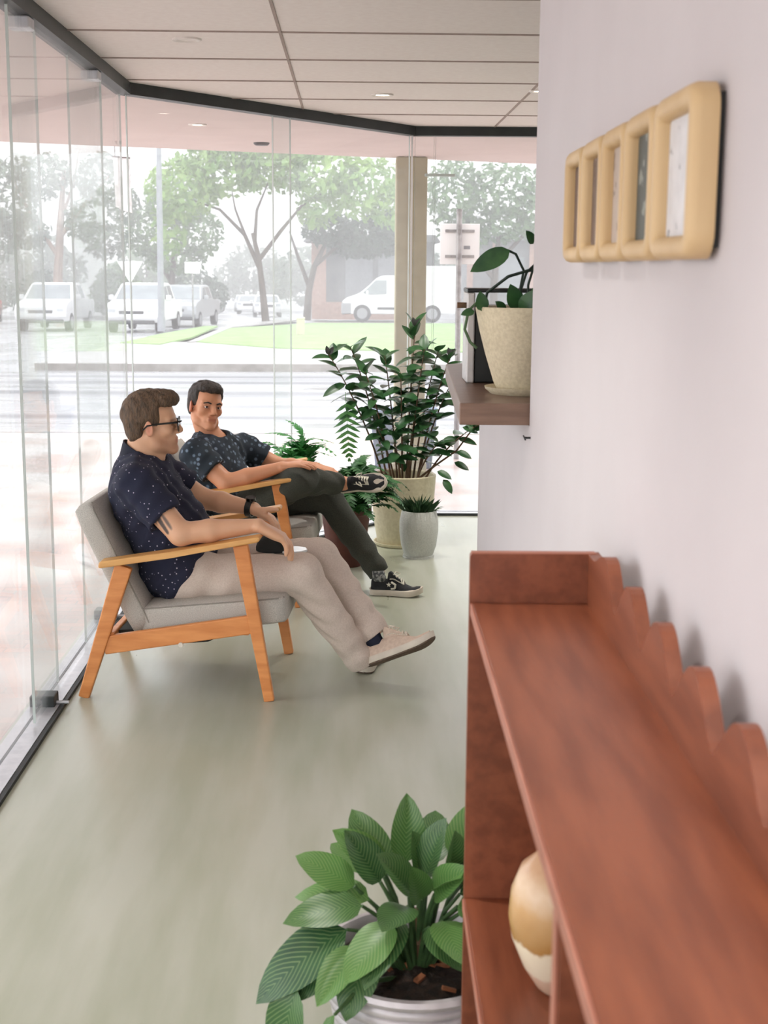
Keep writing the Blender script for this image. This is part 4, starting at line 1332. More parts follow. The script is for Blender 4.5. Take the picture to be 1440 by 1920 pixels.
for p, d, k, s, u in LEAVES:
    p = Vector((p[0] * (1.3 if p[0] < 0 else 1.1) + 0.006, p[1] * 1.05, 0.205 + (p[2] - 0.21) * 0.84))
    root = Vector((p.x * 0.2, p.y * 0.25, 0.19))
    mid = root.lerp(p, 0.55) + Vector((0, 0, 0.03))
    obj('petiole', tube([root, mid, p], [0.0052, 0.0042, 0.003], 7), 'stem_green', fp)
    put_leaf(BL[k], 'birkin_leaf', fp, p, d, u, s)
obj('stem', tube([(0.0, 0, 0.19), (0.004, -0.01, 0.24), (0.0, 0, 0.30)], [0.012, 0.011, 0.008], 9), 'stem_brown', fp)

# ------------------------------------------------------------------ signed-distance modelling: smooth unions meshed as one continuous surface
class Field:
    def __init__(self, lo, hi, h):
        self.lo, self.h = np.array(lo, np.float32), h
        self.n = np.ceil((np.array(hi) - np.array(lo)) / h).astype(int) + 1
        self.F = np.full(self.n, 0.08, np.float32)
        self.ax = [self.lo[i] + np.arange(self.n[i], dtype=np.float32) * h for i in range(3)]
    def region(self, blo, bhi, pad):
        s, g = [], []
        for i in range(3):
            a = int(max(0, math.floor((blo[i] - pad - self.lo[i]) / self.h)))
            b = int(min(self.n[i], math.ceil((bhi[i] + pad - self.lo[i]) / self.h) + 1))
            if b <= a: return None, None
            s.append(slice(a, b))
            sh = [1, 1, 1]
            sh[i] = -1
            g.append(self.ax[i][a:b].reshape(sh))
        return tuple(s), g
    def add(self, prim, k=0.012, op='u'):
        fn, blo, bhi = prim
        s, g = self.region(blo, bhi, max(k, 0.0) + 0.03)
        if s is None: return self
        d = fn(*g).astype(np.float32)
        a = self.F[s]
        if op == 'u':
            if k > 0:
                hh = np.clip(0.5 + 0.5 * (d - a) / k, 0, 1)
                self.F[s] = d + (a - d) * hh - k * hh * (1 - hh)
            else:
                self.F[s] = np.minimum(a, d)
        elif op == 's':                                # carve
            if k > 0:
                hh = np.clip(0.5 - 0.5 * (a + d) / k, 0, 1)
                self.F[s] = a + (-d - a) * hh + k * hh * (1 - hh)
            else:
                self.F[s] = np.maximum(a, -d)
        return self
    def ripple(self, fn):
        X, Y, Z = (self.ax[0][:, None, None], self.ax[1][None, :, None], self.ax[2][None, None, :])
        near = np.abs(self.F) < 0.03
        i, j, k = np.nonzero(near)
        self.F[i, j, k] += fn(self.ax[0][i], self.ax[1][j], self.ax[2][k]).astype(np.float32)
        return self
    def mesh(self, name):
        F, h = self.F, self.h
        ins = F < 0
        c = np.zeros(np.array(F.shape) - 1, np.uint8)
        for dx in (0, 1):
            for dy in (0, 1):
                for dz in (0, 1):
                    c += ins[dx:dx + c.shape[0], dy:dy + c.shape[1], dz:dz + c.shape[2]]
        act = (c > 0) & (c < 8)
        I, J, K = np.nonzero(act)
        idx = np.full(c.shape, -1, np.int32)
        idx[I, J, K] = np.arange(len(I))
        P = np.zeros((len(I), 3), np.float32)
        W = np.zeros(len(I), np.float32)
        for a in range(3):
            b1, b2 = [(1, 2), (0, 2), (0, 1)][a]
            for u in (0, 1):
                for v in (0, 1):
                    o0 = [0, 0, 0]
                    o0[b1], o0[b2] = u, v
                    o1 = list(o0)
                    o1[a] = 1
                    f0 = F[I + o0[0], J + o0[1], K + o0[2]]
                    f1 = F[I + o1[0], J + o1[1], K + o1[2]]
                    cr = (f0 < 0) != (f1 < 0)
                    t = np.where(cr, f0 / np.where(cr, f0 - f1, 1), 0)
                    q = np.stack([np.full(len(I), o0[0], np.float32), np.full(len(I), o0[1], np.float32), np.full(len(I), o0[2], np.float32)], 1)
                    q[:, a] += t
                    P += q * cr[:, None]
                    W += cr
        P = P / W[:, None] + np.stack([I, J, K], 1)
        V = self.lo + P * h
        quads = []
        for a in range(3):
            b1, b2 = [(1, 2), (2, 0), (0, 1)][a]
            sl0, sl1 = [slice(None)] * 3, [slice(None)] * 3
            sl0[a], sl1[a] = slice(0, -1), slice(1, None)
            s0, s1 = ins[tuple(sl0)], ins[tuple(sl1)]
            E = np.stack(np.nonzero(s0 != s1), 1)
            ok = (E[:, b1] > 0) & (E[:, b2] > 0) & (E[:, b1] < c.shape[b1]) & (E[:, b2] < c.shape[b2])
            E = E[ok]
            flip = s0[E[:, 0], E[:, 1], E[:, 2]]
            def at(d1, d2):
                Q = E.copy()
                Q[:, b1] -= d1
                Q[:, b2] -= d2
                return idx[Q[:, 0], Q[:, 1], Q[:, 2]]
            q = np.stack([at(1, 1), at(0, 1), at(0, 0), at(1, 0)], 1)
            q[~flip] = q[~flip][:, ::-1]
            quads.append(q)
        Q = np.concatenate(quads)
        Q = Q[(Q >= 0).all(1)]
        return mesh_np(name, V, Q), V

def A3(p): return np.array(p, np.float32)

def cone(a, b, ra, rb=None):
    a, b = A3(a), A3(b)
    rb = ra if rb is None else rb
    ba = b - a
    L2 = float(ba @ ba) + 1e-12
    def fn(X, Y, Z):
        px, py, pz = X - a[0], Y - a[1], Z - a[2]
        t = np.clip((px * ba[0] + py * ba[1] + pz * ba[2]) / L2, 0, 1)
        return np.sqrt((px - ba[0] * t) ** 2 + (py - ba[1] * t) ** 2 + (pz - ba[2] * t) ** 2) - (ra + (rb - ra) * t)
    r = max(ra, rb)
    return fn, np.minimum(a, b) - r, np.maximum(a, b) + r

def capcone(a, b, ra, rb, cut_a=True, cut_b=True):
    """tapered tube with flat ends"""
    f, lo, hi = cone(a, b, ra, rb)
    a, b = A3(a), A3(b)
    d = (b - a) / np.linalg.norm(b - a)
    def fn(X, Y, Z):
        v = f(X, Y, Z)
        if cut_b: v = np.maximum(v, (X - b[0]) * d[0] + (Y - b[1]) * d[1] + (Z - b[2]) * d[2])
        if cut_a: v = np.maximum(v, -((X - a[0]) * d[0] + (Y - a[1]) * d[1] + (Z - a[2]) * d[2]))
        return v
    return fn, lo, hi

def ell(c, r, Rm=None):
    c, r = A3(c), A3(r)
    Rm = np.eye(3, dtype=np.float32) if Rm is None else np.array(Rm, np.float32)
    def fn(X, Y, Z):
        p = (X - c[0], Y - c[1], Z - c[2])
        k0 = k1 = 0
        for i in range(3):
            q = p[0] * Rm[0, i] + p[1] * Rm[1, i] + p[2] * Rm[2, i]
            k0 = k0 + (q / r[i]) ** 2
            k1 = k1 + (q / r[i] ** 2) ** 2
        k0, k1 = np.sqrt(k0), np.sqrt(k1) + 1e-9
        return k0 * (k0 - 1) / k1
    m = float(r.max())
    return fn, c - m, c + m

def rot3(yaw=0, pitch=0, roll=0):
    """x forward; yaw about z, pitch>0 lifts the face, roll about the facing axis"""
    return np.array(Matrix.Rotation(yaw, 3, 'Z') @ Matrix.Rotation(-pitch, 3, 'Y') @ Matrix.Rotation(roll, 3, 'X'), np.float32)

class HeadFrame:
    def __init__(self, c, s, Rm):
        self.c, self.s, self.R = A3(c), s, Rm
    def p(self, v):
        return self.c + self.R @ (A3(v) * self.s)
    def ell(self, c, r, extra=None):
        return ell(self.p(c), A3(r) * self.s, self.R if extra is None else self.R @ extra)
    def cone(self, a, b, ra, rb=None):
        return cone(self.p(a), self.p(b), ra * self.s, (ra if rb is None else rb) * self.s)
    def half(self, fn, lo, hi):
        """custom local-space field"""
        P = [self.p((x, y, z)) for x in (lo[0], hi[0]) for y in (lo[1], hi[1]) for z in (lo[2], hi[2])]
        def g(X, Y, Z):
            px, py, pz = (X - self.c[0]) / self.s, (Y - self.c[1]) / self.s, (Z - self.c[2]) / self.s
            M = self.R
            return self.s * fn(px * M[0, 0] + py * M[1, 0] + pz * M[2, 0], px * M[0, 1] + py * M[1, 1] + pz * M[2, 1], px * M[0, 2] + py * M[1, 2] + pz * M[2, 2])
        return g, np.min(P, 0), np.max(P, 0)

def head_into(f, H, jaw=1.0):
    s = H.s
    f.add(H.ell((-0.012, 0, 0.045), (0.097, 0.076, 0.080)), 0.0)
    f.add(H.ell((0.030, 0, -0.005), (0.060, 0.060, 0.078)), 0.03 * s)
    for y in (-1, 1):
        f.add(H.cone((-0.005, y * 0.052, -0.045), (0.02, y * 0.050 * jaw, -0.078), 0.018, 0.017), 0.025 * s)
        f.add(H.cone((0.02, y * 0.048 * jaw, -0.078), (0.072, y * 0.012, -0.104), 0.017, 0.016), 0.022 * s)
        f.add(H.cone((0.080, y * 0.018, 0.026), (0.070, y * 0.050, 0.020), 0.011, 0.010), 0.014 * s)
        f.add(H.ell((0.058, y * 0.044, -0.022), (0.024, 0.022, 0.022)), 0.02 * s)
    f.add(H.ell((0.066, 0, -0.062), (0.028, 0.036, 0.030)), 0.02 * s)
    for y in (-1, 1):
        f.add(H.ell((0.100, y * 0.033, 0.000), (0.020, 0.019, 0.012)), 0.010 * s, 's')
    for y in (-1, 1):
        f.add(H.cone((0.0885, y * 0.020, 0.0085), (0.0835, y * 0.046, 0.0070), 0.0042), 0.004 * s)
        f.add(H.cone((0.0875, y * 0.021, -0.0095), (0.0825, y * 0.045, -0.0085), 0.0040), 0.004 * s)
    f.add(H.cone((0.086, 0, 0.016), (0.108, 0, -0.026), 0.009, 0.0125), 0.010 * s)
    for y in (-1, 1):
        f.add(H.ell((0.098, y * 0.013, -0.032), (0.013, 0.008, 0.008)), 0.006 * s)
    f.add(H.cone((0.090, -0.018, -0.058), (0.090, 0.018, -0.058), 0.0065), 0.006 * s)
    f.add(H.cone((0.088, -0.016, -0.071), (0.088, 0.016, -0.071), 0.0075), 0.006 * s)
    f.add(H.cone((0.102, -0.022, -0.0645), (0.102, 0.022, -0.0645), 0.003), 0.004 * s, 's')
    f.add(H.ell((0.080, 0, -0.098), (0.016, 0.020, 0.016)), 0.014 * s)
    for y in (-1, 1):
        f.add(H.ell((-0.006, y * 0.079, -0.008), (0.019, 0.0085, 0.032), rot3(y * 0.45, 0.15, 0)), 0.006 * s)
        f.add(H.ell((-0.003, y * 0.090, -0.006), (0.011, 0.006, 0.019), rot3(y * 0.45, 0.15, 0)), 0.004 * s, 's')

def hair_into(f, H, fringe=0.066, jut=0.0, side=-0.012, nape=-0.07, top=0.0):
    s = H.s
    f.add(H.ell((-0.014, 0, 0.048), (0.107, 0.086, 0.091 + top)), 0.0)
    f.add(H.ell((-0.055, 0, -0.012), (0.053, 0.072, 0.070)), 0.02 * s)
    f.add(H.ell((0.045 + jut, 0, 0.096 + top * 0.5), (0.056, 0.062, 0.034 + top)), 0.025 * s)
    big = 1.0
    # face opening, ear opening, nape line
    f.add(H.half(lambda x, y, z: np.maximum(np.maximum(0.036 - x, z - fringe - 0.10 * np.maximum(0, np.abs(y) - 0.045)), -0.3 - z), (0.02, -0.12, -0.15), (0.2, 0.12, 0.12)), 0.008 * s, 's')
    f.add(H.half(lambda x, y, z: np.maximum(np.maximum(-0.030 - x, z - side), x - 0.2), (-0.05, -0.12, -0.15), (0.2, 0.12, 0.02)), 0.010 * s, 's')
    f.add(H.half(lambda x, y, z: z - nape, (-0.2, -0.12, -0.2), (0.1, 0.12, nape)), 0.012 * s, 's')
    c = H.c
    def rip(x, y, z):
        return 0.0008 * np.sin(x * 610 + 40 * np.sin(y * 160)) * np.sin(y * 540 + 30 * z) + 0.0022 * np.sin(z * 90 + x * 60 + 3 * np.sin(y * 70)) * np.sin(x * 120 + 50 * y)
    f.ripple(rip)

def hand_into(f, w, fwd, back, thumb, curls, s=0.87, spread=1.0, thumb_dir=None, kf=0.004):
    """palm and five bent fingers. w wrist, fwd hand direction, back of hand normal, thumb side"""
    fw = Vector(fwd).normalized()
    bk = Vector(back)
    bk = (bk - fw * bk.dot(fw)).normalized()
    th = Vector(thumb)
    th = (th - fw * th.dot(fw) - bk * th.dot(bk)).normalized()
    w = Vector(w)
    offs = (0.030, 0.010, -0.010, -0.029)
    lens = (0.072, 0.080, 0.074, 0.058)
    reach = (0.088, 0.091, 0.087, 0.080)
    for i in range(4):
        kn = w + fw * reach[i] * s + th * offs[i] * s * spread
        f.add(cone(w + th * offs[i] * 0.7 * s, kn, 0.0145 * s, 0.0115 * s), 0.014)
    f.add(ell(tuple(w + fw * 0.05 * s - bk * 0.004 * s), (0.045 * s, 0.036 * s, 0.015 * s), np.array([[fw[i], th[i], bk[i]] for i in range(3)], np.float32)), 0.012)
    for i in range(4):
        p = w + fw * reach[i] * s + th * offs[i] * s * spread
        d = (fw + th * (offs[i] * 2.2 * (spread - 0.6))).normalized()
        ang = 0.0
        c = curls[i] if isinstance(curls[0], (tuple, list)) else curls
        for seg, (fr, r0, r1) in enumerate(((0.46, 0.0102, 0.0094), (0.30, 0.0094, 0.0084), (0.24, 0.0084, 0.0066))):
            ang += c[seg]
            dd = (d * math.cos(ang) - bk * math.sin(ang)).normalized()
            q = p + dd * lens[i] * fr * s
            rs = 0.9 if i == 3 else 1.0
            f.add(cone(p, q, r0 * s * rs, r1 * s * rs), kf)
            p = q
    p = w + fw * 0.02 * s + th * 0.026 * s - bk * 0.006 * s
    td = (fw * 0.75 + th * 0.65 - bk * 0.15).normalized() if thumb_dir is None else Vector(thumb_dir).normalized()
    q = p + (td + th * 0.3).normalized() * 0.040 * s
    f.add(cone(p, q, 0.0155 * s, 0.0118 * s), 0.012)
    q2 = q + td * 0.032 * s
    f.add(cone(q, q2, 0.0112 * s, 0.0098 * s), 0.005)
    q3 = q2 + (td + fw * 0.3).normalized() * 0.025 * s
    f.add(cone(q2, q3, 0.0098 * s, 0.0074 * s), 0.004)

def finish(name, f, m, parent, tones=None, base=None):
    me, V = f.mesh(name)
    o = obj(name, me, m, parent)
    if base is not None:
        col = np.tile(np.array(lin(base) + (1,), np.float32), (len(V), 1))
        for kind, prm, rgb, st in tones or ():
            d = prm[0](V[:, 0], V[:, 1], V[:, 2])
            wgt = np.clip(0.5 - d / prm_soft(kind), 0, 1)[:, None] * st
            col[:, :3] = col[:, :3] * (1 - wgt) + np.array(lin(rgb), np.float32) * wgt
        ca = me.color_attributes.new('tone', 'FLOAT_COLOR', 'POINT')
        ca.data.foreach_set('color', col.ravel())
    return o
def prm_soft(kind):
    return {'soft': 0.02, 'mid': 0.008, 'hard': 0.004}[kind]

# ------------------------------------------------------------------ shoes
def loft(sections, cap=True):
    bm = nb()
    rings = [[bm.verts.new(p) for p in s] for s in sections]
    n = len(rings[0])
    for a, b in zip(rings, rings[1:]):
        for k in range(n):
            bm.faces.new((a[k], a[(k + 1) % n], b[(k + 1) % n], b[k]))
    if cap:
        bm.faces.new(rings[0][::-1])
        bm.faces.new(rings[-1])
    return bm

def half_width(t):
    """sole outline: t 0 heel .. 1 toe"""
    pts = [(0, 0.0), (0.03, 0.55), (0.10, 0.80), (0.25, 0.80), (0.42, 0.76), (0.60, 0.93), (0.75, 1.0), (0.88, 0.86), (0.96, 0.52), (1.0, 0.0)]
    for (a, va), (b, vb) in zip(pts, pts[1:]):
        if a <= t <= b:
            u = (t - a) / (b - a)
            return va + (vb - va) * u
    return 0

def sneaker(parent, heel, toe, up, upper, lace, sock, side_sign, sock_h=0.13, emblem=False, L=None, tread='sole_white', label=None):
    heel, toe = Vector(heel), Vector(toe)
    L = (toe - heel).length
    M = Matrix.Translation(heel) @ frame_from(toe - heel, up)
    W = L * 0.185
    t = obj('sneaker', box((0.2 * L, -0.3 * W, 0.012), (0.7 * L, 0.3 * W, 0.03)), upper, parent)   # inner last
    if label: t['label'] = label
    t.matrix_local = M
    N = 26
    ts = [0.004 + 0.992 * (0.5 - 0.5 * math.cos(PI * i / N)) for i in range(N + 1)]
    cx = lambda u: W * 0.10 * math.sin(PI * u) * side_sign      # slight banana shape of the last
    spring = lambda u: 0.018 * max(0, (u - 0.7) / 0.3) ** 2
    hs = 0.026
    def outline(sc, z):
        a = [(u * L, cx(u) + half_width(u) * W * sc, z + spring(u)) for u in ts]
        b = [(u * L, cx(u) - half_width(u) * W * sc, z + spring(u)) for u in reversed(ts)]
        return a + b[1:-1]
    smooth(obj('sole', loft([outline(0.97, 0.0045), outline(1.03, 0.008), outline(1.04, hs - 0.004), outline(1.0, hs)]), 'sole_white', t), 50)
    obj('tread', loft([outline(0.94, 0.0), outline(0.98, 0.006)]), tread, t)
    # upper: cross-sections along the shoe
    secs = []
    tops = [(0.0, 0.072), (0.1, 0.085), (0.25, 0.076), (0.36, 0.084), (0.46, 0.086), (0.6, 0.068), (0.75, 0.048), (0.88, 0.040), (0.95, 0.032), (1.0, 0.02)]
    def topz(u):
        for (a, va), (b, vb) in zip(tops, tops[1:]):
            if a <= u <= b:
                k = (u - a) / (b - a)
                return va + (vb - va) * k
        return 0.02
    for i in range(1, 25):
        u = 0.012 + 0.976 * i / 25
        hw = half_width(u) * W * 0.96 + 0.001
        zt = topz(u) * L / 0.26 + spring(u)
        nrow = 18
        ring = []
        for k in range(nrow):
            a = PI * k / (nrow - 1)
            e = 0.75
            y = math.copysign(abs(math.cos(a)) ** e, math.cos(a)) * hw * (1 - 0.22 * math.sin(a))
            z = hs - 0.006 + spring(u) * 0.6 + (zt - hs) * math.sin(a) ** 0.85
            ring.append((u * L, cx(u) + y, z))
        secs.append(ring)
    smooth(obj('upper', loft(secs), upper, t), 60)
    # toe cap line, tongue, laces
    zt = lambda u: topz(u) * L / 0.26 + spring(u)
    tg = nb()
    add_prism(tg, [(0.34 * L, zt(0.34) - 0.012), (0.36 * L, zt(0.36) + 0.022), (0.40 * L, zt(0.4) + 0.026), (0.60 * L, zt(0.6) + 0.002), (0.60 * L, zt(0.6) - 0.01)], 'y', -W * 0.30, W * 0.30, 0.003)
    smooth(obj('tongue', tg, upper, t), 40)
    for i in range(6):
        u0, u1 = 0.40 + 0.045 * i, 0.425 + 0.045 * i
        for sgn in (-1, 1):
            p0 = (u0 * L, cx(u0) - sgn * W * 0.42, zt(u0) - 0.007)
            pm = ((u0 + u1) / 2 * L, cx(u0), zt(u0) + 0.006)
            p1 = (u1 * L, cx(u1) + sgn * W * 0.42, zt(u1) - 0.007)
            obj('lace', tube([p0, pm, p1], 0.0030, 6), lace, t)
    for sgn in (-1, 1):
        a = Vector((0.43 * L, 0, zt(0.43) + 0.006))
        obj('bow_loop', tube([a, a + Vector((0.012, sgn * 0.022, 0.014)), a + Vector((0.03, sgn * 0.03, 0.004)), a + Vector((0.022, sgn * 0.012, -0.002)), a], 0.0027, 6), lace, t)
    # sock filling the collar
    if sock_h: smooth(obj('sock', loft([[(0.19 * L + r * 0.058 * L * math.cos(a) * 2.2 + dx, cx(0.2) + r * W * 0.62 * math.sin(a), z) for a in [2 * PI * k / 16 for k in range(16)]]
                      for r, z, dx in ((1.0, 0.06, 0.0), (1.02, 0.08, -0.002), (0.92, sock_h - 0.02, -0.004), (0.9, sock_h, -0.006))]), sock, t))
    if emblem:                                            # chevron and star on the outer side
        ysd = -1
        def on_side(u, z):
            hw = half_width(u) * W * 0.96
            return (u * L, cx(u) + ysd * (hw * (1.0 - 0.30 * max(0, (z - 0.03) / 0.05)) + 0.0035), z)
        ch = nb()
        for path in ([(0.43, 0.062), (0.51, 0.052), (0.50, 0.036)], ):
            add_tube(ch, [on_side(u, z) for u, z in path], 0.005, 6)
        add_tube(ch, [on_side(0.50, 0.036), on_side(0.43, 0.033)], 0.004, 6)
        obj('chevron', ch, 'lace_white', t)
        st = nb()
        c = on_side(0.385, 0.050)
        pts = [(c[0] + (0.011 if k % 2 == 0 else 0.0045) * math.sin(2 * PI * k / 10), c[2] + (0.011 if k % 2 == 0 else 0.0045) * math.cos(2 * PI * k / 10)) for k in range(10)]
        add_prism(st, pts, 'y', c[1] - 0.003, c[1] + 0.004)
        obj('star', st, 'lace_white', t)
    return t

# ------------------------------------------------------------------ person in the nearer chair
SK_A = (222, 174, 140)
def person_near():
    t = thing('person', 'seated person in navy dotted shirt, beige trousers and dark sunglasses', 'person', (-0.5, 4.62, 0.0))
    inv = Vector((-0.5, 4.62, 0.0))
    def here(o):
        o.location = -inv if o.parent is t else o.location
        return o
    shN, shF = (-0.705, 4.45, 0.715), (-0.70, 4.80, 0.72)
    elN, wrN = (-0.555, 4.385, 0.560), (-0.302, 4.415, 0.582)
    elF, wrF = (-0.535, 4.865, 0.595), (-0.345, 4.80, 0.572)
    hipN, knN, anN = (-0.575, 4.55, 0.375), (-0.165, 4.505, 0.398), (0.035, 4.585, 0.10)
    hipF, knF, anF = (-0.575, 4.72, 0.375), (-0.105, 4.705, 0.418), (0.080, 4.625, 0.165)
    lean = rot3(0, R(20), 0)
    # ---- body
    f = Field((-0.86, 4.28, 0.02), (0.20, 4.98, 1.06), 0.0035)
    f.add(ell((-0.695, 4.625, 0.64), (0.095, 0.15, 0.15), lean), 0)
    f.add(ell((-0.61, 4.63, 0.49), (0.10, 0.14, 0.14)), 0.05)
    f.add(ell((-0.575, 4.635, 0.39), (0.10, 0.15, 0.08)), 0.05)
    for sh in (shN, shF):
        f.add(cone(sh, (-0.71, 4.62, 0.735), 0.045, 0.06), 0.03)
    for h_, k_, a_ in ((hipN, knN, anN), (hipF, knF, anF)):
        f.add(cone(h_, k_, 0.066, 0.044), 0.02)
        f.add(cone(k_, a_, 0.043, 0.03), 0.01)
    for sh, el, wr in ((shN, elN, wrN), (shF, elF, wrF)):
        mid = tuple(np.array(el) * 0.62 + np.array(wr) * 0.38)
        f.add(cone(sh, el, 0.050, 0.040), 0.02)
        f.add(cone(el, mid, 0.036, 0.038), 0.015)
        f.add(cone(mid, wr, 0.037, 0.023), 0.012)
    hand_into(f, wrN, (0.86, 0.10, -0.45), (0.45, 0.0, 0.86), (0.0, 1, 0.15), [(0.42, 0.42, 0.15), (0.5, 0.42, 0.18), (0.52, 0.45, 0.2), (0.5, 0.5, 0.25)], 1.04)
    hand_into(f, wrF, (0.86, -0.42, -0.42), (0.42, 0.1, 0.88), (0.35, -0.8, 0.0), [(0.35, 0.35, 0.2)] * 4, 0.90, thumb_dir=(0.95, -0.15, 0.12))
    H = HeadFrame((-0.672, 4.61, 0.893), 0.86, rot3(R(3), R(3), 0))
    f.add(cone((-0.725, 4.625, 0.72), H.p((-0.03, 0, -0.05)), 0.062, 0.056), 0.02)
    f.add(cone((-0.70, 4.62, 0.74), H.p((0.01, 0, -0.075)), 0.05, 0.042), 0.03)
    head_into(f, H, 1.06)
    up = np.array(elN) - np.array(shN)
    tat = A3(shN) + up * 0.80
    tones = [('soft', H.cone((0.03, -0.06, -0.075), (0.085, 0, -0.09), 0.03, 0.03), (176, 128, 100), 0.55),      # stubble
             ('soft', H.cone((0.03, 0.06, -0.075), (0.085, 0, -0.09), 0.03, 0.03), (176, 128, 100), 0.55),
             ('soft', H.ell((-0.004, -0.084, -0.008), (0.02, 0.012, 0.03)), (206, 128, 104), 0.7),
             ('mid', H.cone((0.095, -0.016, -0.064), (0.095, 0.016, -0.064), 0.011), (176, 104, 92), 0.7),
             ('hard', cone(tat + A3((-0.048, -0.030, 0.035)), tat + A3((-0.010, -0.040, -0.022)), 0.0095, 0.007), (52, 56, 62), 0.9),
             ('hard', cone(tat + A3((-0.030, -0.036, 0.040)), tat + A3((0.006, -0.042, -0.010)), 0.006, 0.005), (60, 64, 70), 0.8),
             ('hard', cone(tat + A3((-0.058, -0.020, 0.018)), tat + A3((-0.030, -0.034, -0.026)), 0.005, 0.004), (70, 70, 76), 0.7)]
    here(finish('body', f, 'skin', t, tones, SK_A))
    # ---- hair
    f = Field(H.c - 0.16, H.c + 0.16, 0.0028)
    hair_into(f, H, fringe=0.070, jut=0.012, side=0.0, nape=-0.062, top=0.004)
    here(finish('hair', f, 'hair_brown', t))
    # ---- shirt
    f = Field((-0.90, 4.28, 0.20), (-0.36, 4.98, 0.88), 0.0038)
    f.add(ell((-0.695, 4.625, 0.645), (0.122, 0.195, 0.165), lean), 0)
    f.add(ell((-0.615, 4.63, 0.50), (0.140, 0.178, 0.16)), 0.06)
    f.add(ell((-0.590, 4.635, 0.385), (0.130, 0.185, 0.115)), 0.05)
    f.add(capcone((-0.70, 4.635, 0.36), (-0.64, 4.635, 0.25), 0.055, 0.04), 0.04)
    for sh, el in ((shN, elN), (shF, elF)):
        sh_, el_ = np.array(sh), np.array(el)
        cuff = sh_ + (el_ - sh_) * 0.66
        f.add(cone(sh, (-0.71, 4.625, 0.735), 0.062, 0.075), 0.04)
        f.add(capcone(sh, cuff, 0.070, 0.066, False, True), 0.02)
    def cloth(x, y, z):
        return (0.0035 * np.sin(46 * z + 22 * x + 6 * np.sin(18 * y)) * np.sin(17 * y + 9 * z) + 0.0025 * np.sin(90 * x - 60 * z + 12 * y) + 0.006 * np.sin(38 * (z - 0.35 * x)) * np.exp(-((z - 0.43) / 0.08) ** 2))
    f.ripple(cloth)
    for sh, el in ((shN, elN), (shF, elF)):
        sh_, el_ = np.array(sh), np.array(el)
        f.add(cone(sh_ + (el_ - sh_) * 0.45, sh_ + (el_ - sh_) * 0.95, 0.040, 0.060), 0.0, 's')
    # neck opening, then the standing collar
    nd_ = A3((0.30, 0.0, 0.95)); nd_ /= np.linalg.norm(nd_)
    f.add(cone((-0.705, 4.62, 0.75), (-0.672, 4.62, 0.86), 0.062, 0.075), 0.008, 's')
    here(finish('shirt', f, 'shirt_dots', t))
    f = Field((-0.85, 4.48, 0.66), (-0.52, 4.76, 0.90), 0.0028)
    a, b = A3((-0.715, 4.622, 0.735)), A3((-0.700, 4.62, 0.835))
    ax = (b - a) / np.linalg.norm(b - a)
    tilt = A3((0.50, 0, 0.86))
    def collar(X, Y, Z):
        o1 = cone(a, b, 0.084, 0.071)[0](X, Y, Z)
        i1 = cone(a, b, 0.077, 0.064)[0](X, Y, Z)
        hgt = (X + 0.71) * tilt[0] + (Y - 4.62) * tilt[1] + (Z - 0.775) * tilt[2]
        v = np.maximum(np.maximum(o1, -i1), np.maximum(hgt - 0.026, -hgt - 0.034))
        return np.maximum(v, 0.016 - np.sqrt((Y - 4.615) ** 2 + (np.minimum(X + 0.64, 0)) ** 2) - np.maximum(0, (0.78 - Z)) * 0.3)
    f.add((collar, A3((-0.85, 4.48, 0.66)), A3((-0.52, 4.76, 0.90))), 0.0)
    here(finish('collar', f, 'collar_navy', t))
    # ---- trousers
    f = Field((-0.75, 4.40, 0.03), (0.20, 4.86, 0.56), 0.0038)
    f.add(ell((-0.575, 4.635, 0.375), (0.13, 0.165, 0.085)), 0)
    f.add(cone(hipN, knN, 0.088, 0.064), 0.03)
    f.add(cone(hipF, knF, 0.088, 0.062), 0.012)
    f.add(capcone(knN, (0.046, 4.590, 0.055), 0.066, 0.050, False, True), 0.022)
    f.add(capcone(knF, (0.094, 4.618, 0.150), 0.060, 0.054, False, True), 0.012)
    def wr(x, y, z):
        return (0.004 * np.sin(70 * (x * 0.6 + z) + 5 * np.sin(30 * y)) * np.exp(-((x + 0.15) / 0.12) ** 2) + 0.005 * np.sin(55 * (x - 0.5 * z) + 14 * y) * np.exp(-((x + 0.45) / 0.1) ** 2)
                + 0.004 * np.sin(75 * (z - 0.6 * x)) * np.exp(-((x - 0.06) / 0.08) ** 2) + 0.0018 * np.sin(40 * x + 33 * y + 51 * z))
    f.ripple(wr)
    f.add(cone((0.086, 4.620, 0.168), (0.112, 4.615, 0.128), 0.036, 0.046), 0.0, 's')
    f.add(cone((0.036, 4.588, 0.072), (0.07, 4.594, 0.02), 0.034, 0.042), 0.0, 's')
    here(finish('trousers', f, 'trouser_beige', t))
    # ---- shoes: the far foot crosses over and shows its sole, the other stands behind it
    s1 = sneaker(t, (0.062, 4.575, 0.050), (0.302, 4.535, 0.152), (-0.33, 0.42, 0.84), 'shoe_beige', 'sole_white', 'sock_navy', 1, tread='sole_tread', label='pale suede sneaker with dark sole turned up')
    s1.location = Vector(s1.location) - inv
    s2 = sneaker(t, (0.050, 4.655, 0.002), (0.105, 4.880, 0.002), (0, 0, 1), 'shoe_beige', 'sole_white', 'sock_navy', 1, tread='sole_tread')
    s2.location = Vector(s2.location) - inv
    # ---- sunglasses
    g = bpy.data.objects.new('sunglasses', None)
    link(g, t)
    g.location = -inv
